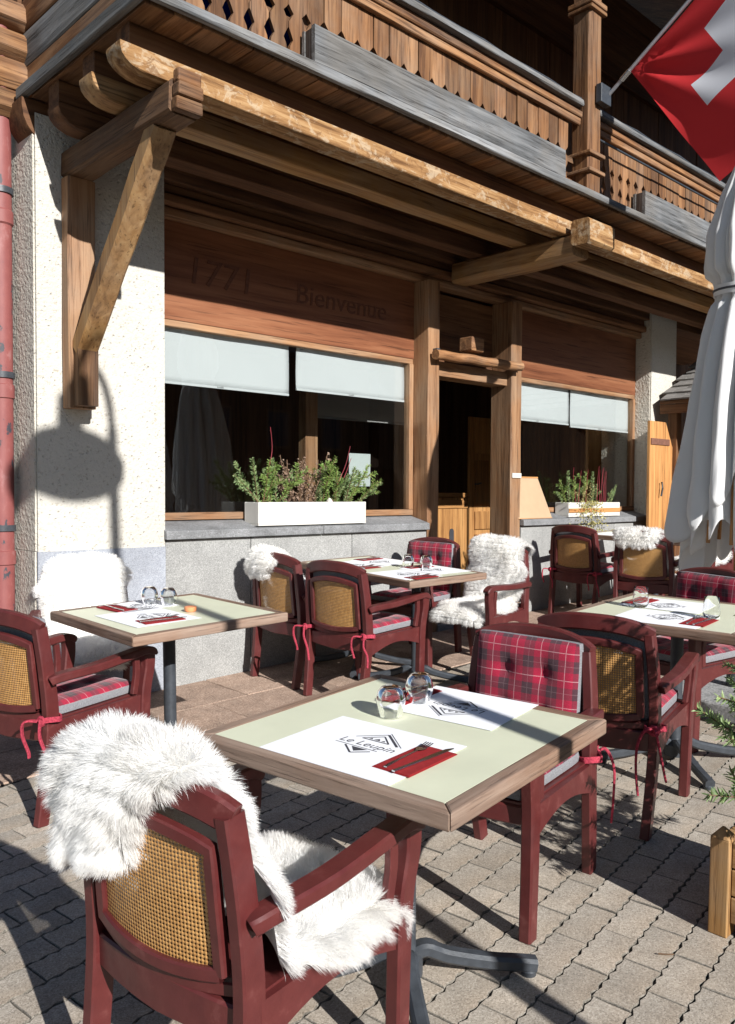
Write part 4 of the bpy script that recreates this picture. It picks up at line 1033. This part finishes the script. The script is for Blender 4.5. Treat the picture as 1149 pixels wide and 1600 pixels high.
cushion('plaid cushion on the chair next to the closed parasol', *CP['C10'], None)
cushion('plaid cushion on the shaded chair under the menu board', *CP['C11'], (0, 2))

FULL = [(-.335, .66, .20, -.18), (-.350, .76, .21, -.19), (-.335, .86, .21, -.19), (-.285, .888, .20, -.20), (-.235, .84, .22, -.22), (-.210, .68, .22, -.22), (-.190, .53, .22, -.22), (-.14, .462, .22, -.22), (.02, .45, .23, -.23), (.17, .45, .22, -.22), (.26, .43, .20, -.20), (.285, .37, .18, -.18)]
C1P = [(-.330, .655, .235, .05), (-.345, .73, .24, .01), (-.350, .80, .24, -.04), (-.325, .872, .235, -.09), (-.275, .888, .23, -.13), (-.235, .835, .23, -.17), (-.215, .76, .24, -.22), (-.195, .62, .22, -.25), (-.170, .50, .22, -.26), (-.10, .458, .22, -.26), (.03, .45, .22, -.27), (.15, .45, .21, -.28), (.235, .43, .18, -.26), (.265, .36, .15, -.22)]
sheepskin('big shaggy white sheepskin hanging over the cane back of the front chair', *CP['C1'], C1P, 190000, .056, 3, .0010, .040)
sheepskin('white sheepskin over the chair against the grey plinth', *CP['C4'], FULL, 60000, .044, 5, .0018, .035, 2)
sheepskin('white sheepskin covering back and seat of the chair facing the long table', *CP['C8'], FULL, 65000, .040, 9, .0017, .032, 2)
CORNER = [(-.325, .70, .22, .02), (-.345, .78, .24, -.02), (-.330, .845, .24, -.04), (-.285, .87, .23, -.06), (-.235, .83, .22, -.12), (-.21, .70, .2, -.2), (-.195, .55, .2, -.2), (-.14, .462, .2, -.2), (.05, .45, .2, -.2), (.2, .445, .2, -.2)]
sheepskin('small white sheepskin bunched on the chair corner by the stone wall', *CP['C5'], CORNER, 45000, .038, 12, .0018, .03, 2)
TOPR = [(-.325, .74, .22, -.10), (-.345, .79, .23, -.14), (-.330, .845, .23, -.17), (-.285, .87, .22, -.19), (-.235, .83, .22, -.2), (-.21, .70, .2, -.2), (-.195, .55, .2, -.2), (-.14, .462, .2, -.2), (.1, .45, .2, -.2)]
sheepskin('white sheepskin rolled along the top rail of the shaded cane chair', *CP['C12'], TOPR, 18000, .040, 15, .0034, .025, 2)
sheepskin('pale sheepskin on the shaded chair behind the far table', *CP['C13'], FULL, 15000, .042, 18, .0036, .025, 2)

# ================================================================== PLANTS AND PLANTERS
def fir_sprig_mesh(L, seed, mat, dens=1.0, bend=.15, nlen=.024, side=True):
    """stem with side twigs, thickly set with needles"""
    rr = np.random.default_rng(seed); mb = MB()
    def twig(p0, d, ln, r0):
        pts = []; d = Vector(d).normalized(); p = Vector(p0)
        k = max(5, int(ln/.02)); b_ = Vector(rr.normal(0, 1, 3)).normalized()*bend
        for i in range(k+1):
            pts.append(p.copy()); p += d*(ln/k); d = (d+b_*(1/k)+Vector((0, 0, .25/k))).normalized()
        mb.sweep(pts, [r0*(1-.6*i/k) for i in range(k+1)], [r0*(1-.6*i/k) for i in range(k+1)], up=(.3, .9, .1), mi=1, ch=.4)
        n = int(ln*900*dens)
        for q in range(n):
            t = rr.random()**.9*k; i = min(int(t), k-1); c = pts[i].lerp(pts[i+1], t-i); ax = (pts[i+1]-pts[i]).normalized()
            o_ = ax.orthogonal().normalized(); o_.rotate(Matrix.Rotation(rr.random()*6.283, 3, ax))
            tl_ = nlen*(.75+.5*rr.random())*(1 if t < k*.85 else .8)
            dr_ = (o_*.9+ax*(.40+.3*rr.random())).normalized(); sd_ = dr_.cross(Vector(rr.normal(0, 1, 3))).normalized()*.0019
            mb.add([c-sd_, c+sd_, c+dr_*tl_*.7+sd_*.8, c+dr_*tl_, c+dr_*tl_*.7-sd_*.8], [(0, 1, 2, 3, 4)], 0)
        return pts
    main = twig((0, 0, 0), (0, 0, 1), L, .006)
    if side:
        for s_ in (-1, 1):
            for f in ((.4, .66) if s_ > 0 else (.52,)):
                i = int(f*len(main)); a = rr.random()*6.28
                twig(main[i], (s_*math.cos(a*.2)*.9, s_*.5*math.sin(a), .55), L*(.42-.25*f)*(.8+.4*rr.random()), .004)
    return mb.mesh('fir_sprig', [mat, M['bark']])
FIRS = [fir_sprig_mesh(.24, 11, M['fir'], 1.0, .3, .019), fir_sprig_mesh(.26, 12, M['fir'], 1.0, .35, .019), fir_sprig_mesh(.20, 13, M['fir2'], 1.1, .3, .016), fir_sprig_mesh(.24, 14, M['fir2'], 1.3, .2, .017, False)]
def heather_mesh(seed, L=.25, mat=None, n=6):
    rr = np.random.default_rng(seed); mb = MB()
    for k in range(n):
        a = rr.random()*6.28; d = Vector((math.cos(a)*.35, math.sin(a)*.3, 1)).normalized(); ln = L*(.6+.5*rr.random())
        pts = [d*ln*i/6+Vector((rr.normal(0, .006), rr.normal(0, .006), 0)) for i in range(7)]
        mb.sweep(pts, .003, .003, up=(.3, .9, .1), mi=1, ch=.4)
        for q in range(34):
            t = (.2+.8*rr.random())*6; i = min(int(t), 5); c = pts[i].lerp(pts[i+1], t-i)+Vector(rr.normal(0, .007, 3)); s_ = .0035+.004*rr.random()
            u_ = Vector(rr.normal(0, 1, 3)).normalized()*s_; v_ = u_.orthogonal().normalized()*s_
            mb.add([c-u_, c+v_, c+u_, c-v_], [(0, 1, 2, 3)], 0)
    return mb.mesh('dried_heather', [mat or M['dry'], M['bark']])
def twig_mesh(L, bendv, seed):
    pts = catmull([(0, 0, 0), (bendv*.2, 0, L*.35), (bendv*.75, .01, L*.7), (bendv*.55, .0, L)], 6)
    return MB().sweep(pts, [.006-.003*i/len(pts) for i in range(len(pts))], [.006-.003*i/len(pts) for i in range(len(pts))], up=(.2, .9, .1), ch=.4).mesh('red_twig', M['twig'], 40)
def place(nm, me, par, x, y, z, lean=0, az=0, sc=1.0):
    return inst(nm, me, par, Matrix.Translation((x, y, z)) @ Matrix.Rotation(rad(az), 4, 'Z') @ Matrix.Rotation(rad(lean), 4, 'Y') @ Matrix.Rotation(rad(az*3+40), 4, 'Z') @ Matrix.Scale(sc, 4))
def trough(par, L, D, H_, mat, wall=.012):
    mb = MB(); mb.box((0, 0, 0), (L, D, .012))
    o = mb.build('planter_base', mat, par)
    boxo('planter_front', (0, 0, .0125), (L, wall, H_), mat, par, .003); boxo('planter_back', (0, D-wall, .0125), (L, D, H_), mat, par, .003)
    boxo('planter_end', (0, wall+.0005, .0125), (wall, D-wall-.0005, H_-.001), mat, par, .003); boxo('planter_end', (L-wall, wall+.0005, .0125), (L, D-wall-.0005, H_-.001), mat, par, .003)
    MB().box((wall+.001, wall+.001, .013), (L-wall-.001, D-wall-.001, H_-.025)).build('soil', M['soil'], par)
# white trough on the left sill
a, b2 = P(404, 822, 4.775), P(572, 818, 4.775)
L1 = b2[0]-a[0]
w1_ = thing('window_planter', 'white wooden trough of fir sprigs and heather on the large window sill', 'planter', Matrix.Translation((a[0], 4.775, 1.249)))
trough(w1_, L1, .165, .165, M['whitepaint'])
rr = random.Random(5)
plan = [(.03, -26, 3), (.06, 4, 1), (.10, -14, 2), (.13, 18, 0), (.17, 4, 3), (.20, -22, 2), (.05, -40, 3), (.24, 30, 2), (.16, 40, 1), (.62, -10, 1), (.66, 6, 3), (.70, 16, 1), (.75, -4, 0), (.80, 22, 2), (.84, 34, 0), (.90, 46, 1), (.93, 24, 0), (.97, 58, 2), (.58, 8, 3), (.72, 34, 2), (.88, 6, 2), (.03, -50, 2), (.97, 56, 0), (.12, -4, 3), (.78, 10, 3), (.64, -16, 0), (.08, 12, 0), (.86, -8, 3)]
for k, (f, lean, mi) in enumerate(plan):
    inst('fir_sprig', FIRS[mi], w1_, Matrix.Translation(((.04+.92*f)*L1, .05+.07*rr.random(), .125)) @ Matrix.Rotation(rad(lean*.68), 4, 'Y') @ Matrix.Rotation(rad(rr.uniform(-25, 25)), 4, 'X') @ Matrix.Rotation(rad(rr.uniform(0, 360)), 4, 'Z') @ Matrix.Scale(rr.uniform(1.15, 1.6), 4))
for k, (f, lean, sc) in enumerate(((.34, -12, 1.3), (.40, -20, 1.6), (.46, 6, 1.5), (.50, 10, 1.6), (.54, 2, 1.7), (.38, 6, 1.4))):
    inst('dried_heather', heather_mesh(30+k), w1_, Matrix.Translation((f*L1, .06+.05*rr.random(), .12)) @ Matrix.Rotation(rad(lean), 4, 'Y') @ Matrix.Scale(sc, 4))
inst('red_twig', twig_mesh(.58, .11, 1), w1_, Matrix.Translation((.10*L1, .08, .12))); inst('red_twig', twig_mesh(.52, .07, 2), w1_, Matrix.Translation((.70*L1, .08, .12)) @ Matrix.Rotation(rad(20), 4, 'Y')); inst('red_twig', twig_mesh(.44, .05, 3), w1_, Matrix.Translation((.715*L1, .09, .12)) @ Matrix.Rotation(rad(26), 4, 'Y'))
inst('pine_cone', MB().lathe([(.002, 0), (.020, .008), (.028, .022), (.022, .040), (.010, .055), (.001, .060)], 9).mesh('pine_cone', plain('frosted_cone', (.5, .47, .44), .9, .4, 60, .5), None), w1_, Matrix.Translation((.66*L1, .03, .135)))
# second trough on the right sill
a, b2 = P(888, 807, 4.79), P(968, 805, 4.79); L2 = b2[0]-a[0]
w2_ = thing('window_planter', 'small white trough with red twigs and trailing ivy on the small window sill', 'planter', Matrix.Translation((a[0], 4.785, 1.249)))
trough(w2_, L2, .16, .145, M['whitepaint'])
boxo('planter_band', (.0, -.006, .04), (L2, -.0005, .085), WH('x'), w2_, .002)
for k, (f, lean, mi, sc) in enumerate(((.05, -30, 0, 1.3), (.10, -8, 3, 1.5), (.18, -2, 1, 1.2), (.30, 6, 2, 1.1), (.45, -6, 1, 1.4), (.55, 4, 3, 1.5), (.62, 10, 2, 1.2), (.05, -55, 2, 1.1), (.85, 20, 2, 1.0), (.95, 35, 3, 1.1))):
    inst('fir_sprig', FIRS[mi], w2_, Matrix.Translation((f*L2, .05+.05*rr.random(), .11)) @ Matrix.Rotation(rad(lean), 4, 'Y') @ Matrix.Rotation(rad(rr.uniform(0, 360)), 4, 'Z') @ Matrix.Scale(sc, 4))
for k in range(9):
    f = (.22, .26, .40, .62, .68, .70, .74, .78, .80)[k]
    inst('red_twig', twig_mesh(.34+.12*rr.random(), rr.uniform(-.05, .06), k), w2_, Matrix.Translation((f*L2, .06, .11)) @ Matrix.Rotation(rad(rr.uniform(-6, 8)), 4, 'Y'))
mb = MB(); r2 = np.random.default_rng(4)
for k in range(420):
    t = r2.random(); c = Vector((L2*(.36+.18*r2.normal(0, 1)*(.5+.5*t)), -.02-.03*r2.random(), .16-.32*t**1.3)); s_ = .009+.008*r2.random()
    u_ = Vector(r2.normal(0, 1, 3)).normalized()*s_; v_ = u_.orthogonal().normalized()*s_*.7; mb.add([c-u_, c+v_, c+u_, c-v_], [(0, 1, 2, 3)])
mb.build('trailing_ivy', M['ivy'], w2_)
for k in range(2): inst('dried_heather', heather_mesh(60+k, .22, M['ivy']), w2_, Matrix.Translation(((.3+.15*k)*L2, .05, .11)))
# menu board leaning on the right sill
p0, p1, p2, p3 = P(812, 808, 4.79), P(864, 806, 4.79), P(852, 750, 4.90), P(812, 749, 4.90)
mbd = thing('menu_board', 'blank pale wooden board leaning against the door post on the sill', 'board', Matrix.Translation((p0[0], 4.80, 1.246)) @ Matrix.Rotation(rad(-14), 4, 'X'))
Wb, Hb = p1[0]-p0[0], .40
MB().prism([(0, 0), (Wb, 0), (Wb*.80, Hb), (0, Hb)], 'y', 0, .014).build('board_face', plain('pale_birch', (.43, .30, .185), .6, .07, 5), mbd)
boxo('board_rim', (0, -.006, Hb+.0005), (Wb*.80, .016, Hb+.014), WH('x'), mbd, .002); boxo('board_foot', (0, -.006, -.006), (Wb, .016, -.0005), WH('x'), mbd, .001)

# lower right corner planter with a small conifer
pl = thing('wooden_planter', 'square wooden planter with pointed corner posts and a young conifer', 'planter', gmat(2.575, .64, 0, 2))
S = .44; HP = .33
for sx_, sy_ in ((0, 0), (S, 0), (0, S), (S, S)):
    mb = MB().box((sx_-.03, sy_-.03, 0), (sx_+.03, sy_+.03, HP-.02)); mb.add([(sx_-.03, sy_-.03, HP-.02), (sx_+.03, sy_-.03, HP-.02), (sx_+.03, sy_+.03, HP-.02), (sx_-.03, sy_+.03, HP-.02), (sx_, sy_, HP+.015)], [(0, 1, 4), (1, 2, 4), (2, 3, 4), (3, 0, 4)])
    o = mb.build('corner_post', WB('z'), pl); bevel(o, .004)
for k in range(3):
    z0 = .045+.088*k
    boxo('side_slat', (.032, -.012, z0), (S-.032, .012, z0+.082), WB('x'), pl, .003); boxo('side_slat', (.032, S-.012, z0), (S-.032, S+.012, z0+.082), WB('x'), pl, .003)
    boxo('side_slat', (-.012, .032, z0), (.012, S-.032, z0+.082), WB('y'), pl, .003); boxo('side_slat', (S-.012, .032, z0), (S+.012, S-.032, z0+.082), WB('y'), pl, .003)
MB().box((.015, .015, .05), (S-.015, S-.015, .26)).build('soil', M['soil'], pl)
FB = [fir_sprig_mesh(.26, 40+i, M['fir2'], .9, .25, .022) for i in range(4)]
pts = [(S/2+.01*math.sin(i), S/2, .25+.11*i) for i in range(10)]
MB().sweep(pts, [.026-.0022*i for i in range(10)], [.026-.0022*i for i in range(10)], up=(0, 1, 0), ch=.4).build('trunk', M['bark'], pl, smooth=40)
rc_ = random.Random(3)
for k in range(46):
    z0 = .36+.85*(k/46); a_ = k*137.5; rr_ = .25+.15*(1-k/46)
    inst('branch', FB[k % 4], pl, Matrix.Translation((S/2, S/2, z0)) @ Matrix.Rotation(rad(a_), 4, 'Z') @ Matrix.Rotation(rad(72-28*(k/46)+rc_.uniform(-10, 10)), 4, 'Y') @ Matrix.Rotation(rad(rc_.uniform(0, 360)), 4, 'Z') @ Matrix.Scale((1.75-1.25*k/46)*rc_.uniform(.85, 1.1), 4))

# ================================================================== BALCONY THINGS
def balcony_trough(label, x0, x1):
    t = thing('balcony_trough', label, 'flower trough', Matrix.Translation((x0, YE-.02, ZF1+.008)), 'weathered troughs along the balcony edge')
    L_ = x1-x0
    MB().hewn((0, -.012, 0), (L_, .016, .20), 'x', 24, .004, x0, ch=.2).build('front_board', WG('x'), t, smooth=35)
    MB().hewn((0, .075, 0), (L_, .098, .195), 'x', 12, .003, x0+1, ch=.2).build('back_board', WG('x'), t, smooth=35)
    for xx_ in (.004, L_-.03): MB().hewn((xx_, .0165, 0), (xx_+.026, .0745, .19), 'z', 3, .002, xx_).build('end_board', WG('z'), t, smooth=35)
    MB().box((.03, .017, .002), (L_-.031, .074, .15)).build('soil', M['soil'], t)
balcony_trough('long grey weathered trough left of the balcony post', P(492, 90, YE-.03)[0], P(884, 260, YE-.03)[0])
balcony_trough('grey weathered trough right of the balcony post', P(1008, 335, YE-.03)[0], P(1128, 380, YE-.03)[0]+.5)
# blue cloth behind the balusters
o = MB().grid(lambda u, v: (2.32+.75*u, 3.78+.03*math.sin(u*12), 3.76+.5*v), 16, 3).build('blue_cloth', M['blue'], None, smooth=180); o['label'] = 'bright blue cloth showing through the balcony cut-outs'; o['category'] = 'cloth'
o.modifiers.new('t', 'SOLIDIFY').thickness = .003
# flag on its pole
R0 = Vector((5.80, 3.46, 4.50)); e1 = Vector((0, -.81, .58)).normalized(); e2 = Vector((-.1045, -.579, -.8086)).normalized(); e3 = e1.cross(e2).normalized()
fp = thing('flag_pole', 'pale slanting flag pole fixed to the balcony post', 'flag pole', Matrix.Translation(R0))
MB().sweep([tuple(e1*t) for t in (-.04, .5, 1.0, 1.75)], .028, .028, up=(1, 0, 0), round_=True).build('pole', plain('pale_aluminium', (.45, .46, .5), .4, .1, 20, 0, .6), fp, smooth=60)
MB().sweep([tuple(e1*t) for t in (.14, .18, .22)], .040, .040, up=(1, 0, 0), round_=True).build('clip', M['steel'], fp, smooth=60)
boxo('pole_socket', (-.12, -.02, -.08), (.02, .03, .06), M['iron'], fp, .005)
FS = 1.28
def flagfn(u, v):
    # u along the pole, v hanging away from it
    p = R0+e1*(.20+.02)+e1*(u*FS)+e2*(v*FS)+Vector((.026, 0, 0))
    ang = math.atan2(u, v+.02); r_ = math.hypot(u, v)
    rip = .045*math.sin(ang*13)*math.exp(-r_*2.2)*min(1, r_*6)+.05*math.sin(u*5+v*3.2+.6)*v*(.4+u)+.03*math.sin(v*9-u*4)*v
    sag = -.10*u*(1-u)*4*v*.3
    return tuple(p+e3*rip+Vector((0, 0, sag)))
fl = MB().grid(flagfn, 40, 40).build('flag', M['flag'], None, smooth=180)
for lp_ in [fl.data.uv_layers.new(name='UVMap')]:
    for l_ in fl.data.loops:
        vi = l_.vertex_index; lp_.data[l_.index].uv = ((vi//41)/40, (vi % 41)/40)
fl['label'] = 'red flag with a white cross hanging from the balcony pole'; fl['category'] = 'flag'

# ================================================================== PARASOL
def parasol(label, px_, py_, deg):
    par = thing('parasol', label, 'parasol', gmat(px_, py_, 0, deg), 'closed parasols on the terrace')
    MB().lathe([(.024, .05), (.024, 3.35), (.012, 3.40), (.001, 3.44)], 16, capb=True).build('pole', WH('z'), par, smooth=40)
    boxo('base_slab', (-.42, -.30, 0), (.42, .34, .11), M['concrete'], par, .015)
    MB().lathe([(.045, .111), (.045, .40), (.030, .41)], 16, capt=True).build('base_tube', M['iron'], par, smooth=40)
    def cloth_layer(R, hem, phase, folds, seed, amp):
        prs = [(3.30, .03), (3.22, .065), (3.0, .15), (2.78, .20), (2.60, .19), (2.46, .150), (2.38, .158), (2.2, .195), (1.9, .235), (1.6, .268), (1.3, .295), (1.05, .315), (.8, .33)]
        zs_ = np.array([p[0] for p in prs])[::-1]; rs_ = np.array([p[1] for p in prs])[::-1]
        def fn(u, v):
            th = u*2*math.pi; hz = hem+.16*math.sin(th*2+phase)+.07*math.sin(th*folds+phase*2)
            z_ = 3.30+(hz-3.30)*v
            r_ = float(np.interp(z_, zs_, rs_))*R
            f = math.sin(th*folds+phase+.8*math.sin(z_*1.7+seed)+.5*noise.noise(Vector((math.cos(th), math.sin(th), z_*1.3+seed))))
            f = (2*abs(math.sin((th*folds+phase+.8*math.sin(z_*1.7+seed)+.9*noise.noise(Vector((math.cos(th), math.sin(th), z_*1.3+seed))))/2))**.75-1)
            a_ = amp*min(1, (3.32-z_)*1.2)*(.45 if 2.38 < z_ < 2.55 else 1)
            r2_ = r_*(1+a_*f*(.55+.8*noise.noise(Vector((math.cos(th)*2+9, math.sin(th)*2, z_*.6+seed)))+.35))+.014*noise.noise(Vector((math.cos(th)*5, math.sin(th)*5, z_*3+seed)))+.006*noise.noise(Vector((math.cos(th)*14, math.sin(th)*14, z_*5+seed)))
            return (r2_*math.cos(th), r2_*math.sin(th), z_)
        return MB().grid(fn, 220, 70, flip=True)
    for k, (R_, hem, ph, fo, am) in enumerate(((.95, 1.20, .4, 13, .30), (.76, .92, 1.9, 11, .32))):
        o = cloth_layer(R_, hem, ph, fo, k*3.3, am).build('canopy', M['parasol'], par, smooth=180)
        o.modifiers.new('t', 'SOLIDIFY').thickness = .002
    MB().lathe([(.178, 2.425), (.180, 2.455), (.178, 2.485)], 32).build('strap', M['parasol'], par, smooth=40)
    MB().lathe([(.179, 2.45), (.184, 2.452), (.184, 2.462), (.179, 2.464)], 32).build('strap_cord', M['ink'], par, smooth=40)
    for k in range(8):
        a_ = k*math.pi/4+.2; MB().sweep([(.06*math.cos(a_), .06*math.sin(a_), 3.2), (.15*math.cos(a_), .15*math.sin(a_), 2.0), (.2*math.cos(a_), .2*math.sin(a_), .98)], .016, .02, up=(0, 1, 0)).build('rib', WH('z'), par)


parasol('tall closed white parasol beside the plaid chair and its table', 5.06, 2.10, 0)
parasol('unseen closed white parasol added to shade the table by the plank door', 6.10, -.90, 40)  # added out of view so its shadow covers the far table and chairs
# ================================================================== RIGHT HAND SIDE
pd = thing('plank_door', 'golden plank door standing open beside the roughcast pilaster', 'door', Matrix.Translation((0, 4.60, 0)))
a0, a1, a2 = P(1016, 657, 4.6), P(1042, 660, 4.6), P(1066, 810, 4.6)
zt = a0[2]; xa, xb, xc = a0[0], a1[0], a2[0]
xs_ = [xa, xa+.14, xb-.02, (xb+xc)/2, xc]
for i in range(4):
    l_, r_2 = xs_[i]+.002, xs_[i+1]-.002
    top = lambda x: zt if x <= xb else zt-(x-xb)/(xc-xb)*.75
    MB().prism([(l_, .2), (r_2, .2), (r_2, top(r_2)), (l_, top(l_))], 'y', 0, .03).build('plank', WH('z'), pd)
boxo('strap_hinge', (xa+.02, -.012, zt-.26), (xb+.06, -.001, zt-.19), plain('rusty_iron', (.16, .07, .045), .8, .3, 40, .3), pd, .003)
MB().sweep([(xa+.23, -.03, 1.62), (xa+.23, -.04, 1.55), (xa+.22, -.03, 1.46)], .02, .02, round_=True).build('handle', M['iron'], pd, smooth=40)
# small shed with a shingle roof
sh = thing('shingle_shed', 'small dark lean-to with grey shingle roof between parasol and pilaster', 'shed', Matrix.Translation((9.10, 2.75, 0)))
for y_ in (.06, 1.80): boxo('post', (.10, y_, .1), (.21, y_+.11, 2.50), WD('z'), sh)
MB().box((.75, .1, .1), (.80, 1.9, 3.0)).build('wall', WD('z'), sh)
boxo('eave_board', (.0, .0, 2.40), (.045, 1.96, 2.50), WD('y'), sh)
MB().prism([(.0, 2.505), (1.5, 3.38), (1.5, 3.42), (.0, 2.545)], 'y', .0, 1.96).build('roof_deck', WD('y'), sh)
shm = MB().box((-.05, 0, 0), (.30, .118, .017)).mesh('shingle', M['shingle'])
for rw in range(9):
    for cl in range(16):
        y_ = .01+.122*cl+(.05 if rw % 2 else 0)-.03
        inst('shingle', shm, sh, Matrix.Translation((.0+.155*rw, y_, 2.565+.0905*rw)) @ Matrix.Rotation(rad(-24+random.uniform(-2, 2)), 4, 'Y') @ Matrix.Rotation(random.uniform(-.03, .03), 4, 'Z'))
# wooden neighbour house behind
nb = thing('timber_barn', 'dark timber barn behind the shingle roofed lean-to', 'building', Matrix.Translation((10.3, 6.6, 0)))
x = 0
while x < 9:
    MB().box((x, 0, 0), (x+.24, .05, 5.2)).build('wall_board', WD('z'), nb); x += .245
MB().box((0, .06, 0), (9, 6, 5.2)).build('wall', WD('x'), nb)
MB().prism([(-1.0, 5.0), (6.5, 7.8), (6.5, 8.0), (-1.0, 5.2)], 'x', -.6, 9.6).build('roof', M['shingle'], nb)

# ================================================================== ACROSS THE LANE (behind the camera; mirrored in the windows, poles cast the soft shadows)
def far_house(label, x0, x1, y, h, mat, seed):
    t = thing('lane_house', label, 'building', Matrix.Translation((x0, y, -1.2)), 'houses across the lane')
    L_ = x1-x0
    MB().box((0, -6, 0), (L_, 0, h)).build('wall', mat, t)
    MB().prism([(-7, h-.3), (1.0, h-.3), (1.0, h-.12), (-3, h+1.6), (-7, h-.12)], 'x', -.6, L_+.6).build('roof', M['shingle'], t)
    rr_ = random.Random(seed); x_ = 1.2
    while x_ < L_-1.6:
        for z_ in (1.6, 4.2):
            w = boxo('window', (x_, .001, z_), (x_+1.0, .04, z_+1.3), WP('z'), t, 0)
            MB().box((x_+.08, .041, z_+.08), (x_+.92, .046, z_+1.22)).build('pane', M['ink'], w)
        x_ += 2.4
    MB().box((.3, .05, 3.5), (L_-.3, 1.0, 3.62)).build('balcony', WD('x'), t)
far_house('brown timber house across the lane opposite the chalet', -6, 8, -12.5, 7.2, WD('z'), 1)
far_house('plastered house across the lane beyond the timber house', 8.8, 22, -13.0, 7.6, WD('z'), 2)
far_house('dark timber house at the end of the lane', 23, 40, -13.5, 7.8, WD('z'), 3)
lm = thing('street_lamp', 'tall street lamp with a wide hanging shade at the terrace edge', 'street lamp', gmat(1.486, -1.075, 0, 0))
MB().lathe([(.10, 0), (.10, .25), (.045, .3), (.034, 4.9)], 16, capb=True).build('post', M['iron'], lm, smooth=40)
# the arm hooks over to one side, square to the sun
sx = Vector((-math.sin(SUN_AZ), math.cos(SUN_AZ), 0))
arm_ = [Vector((0, 0, 4.88))]+[sx*(.14*(1-math.cos(t)))+Vector((0, 0, 4.9+.38*math.sin(t))) for t in np.linspace(.1, math.pi*.88, 12)]
MB().sweep(arm_, .05, .05, round_=True, up=(.3, .2, .9)).build('arm', M['iron'], lm, smooth=40)
ec = sx*.26
MB().lathe([(.001, 5.08), (.07, 5.06), (.085, 4.84), (.11, 4.80), (.28, 4.745), (.335, 4.68), (.33, 4.62), (.20, 4.545), (.08, 4.525), (.001, 4.52)], 24, (ec.x, ec.y, 0)).build('lamp_shade', M['iron'], lm, smooth=40)

# a few dry fir twigs dropped on the paving
for k, (x_, y_, a_) in enumerate(((2.33, 1.12, 130),)):
    o = MB().sweep([(0, 0, .004), (.02, .004, .005), (.045, .001, .004)], .004, .003, ch=.4).build('fallen_twig', M['bark'], None, smooth=40)
    o.matrix_world = gmat(x_, y_, .001, a_); o['label'] = 'tiny dry twig lying on the paving near the wooden planter'; o['category'] = 'twig'
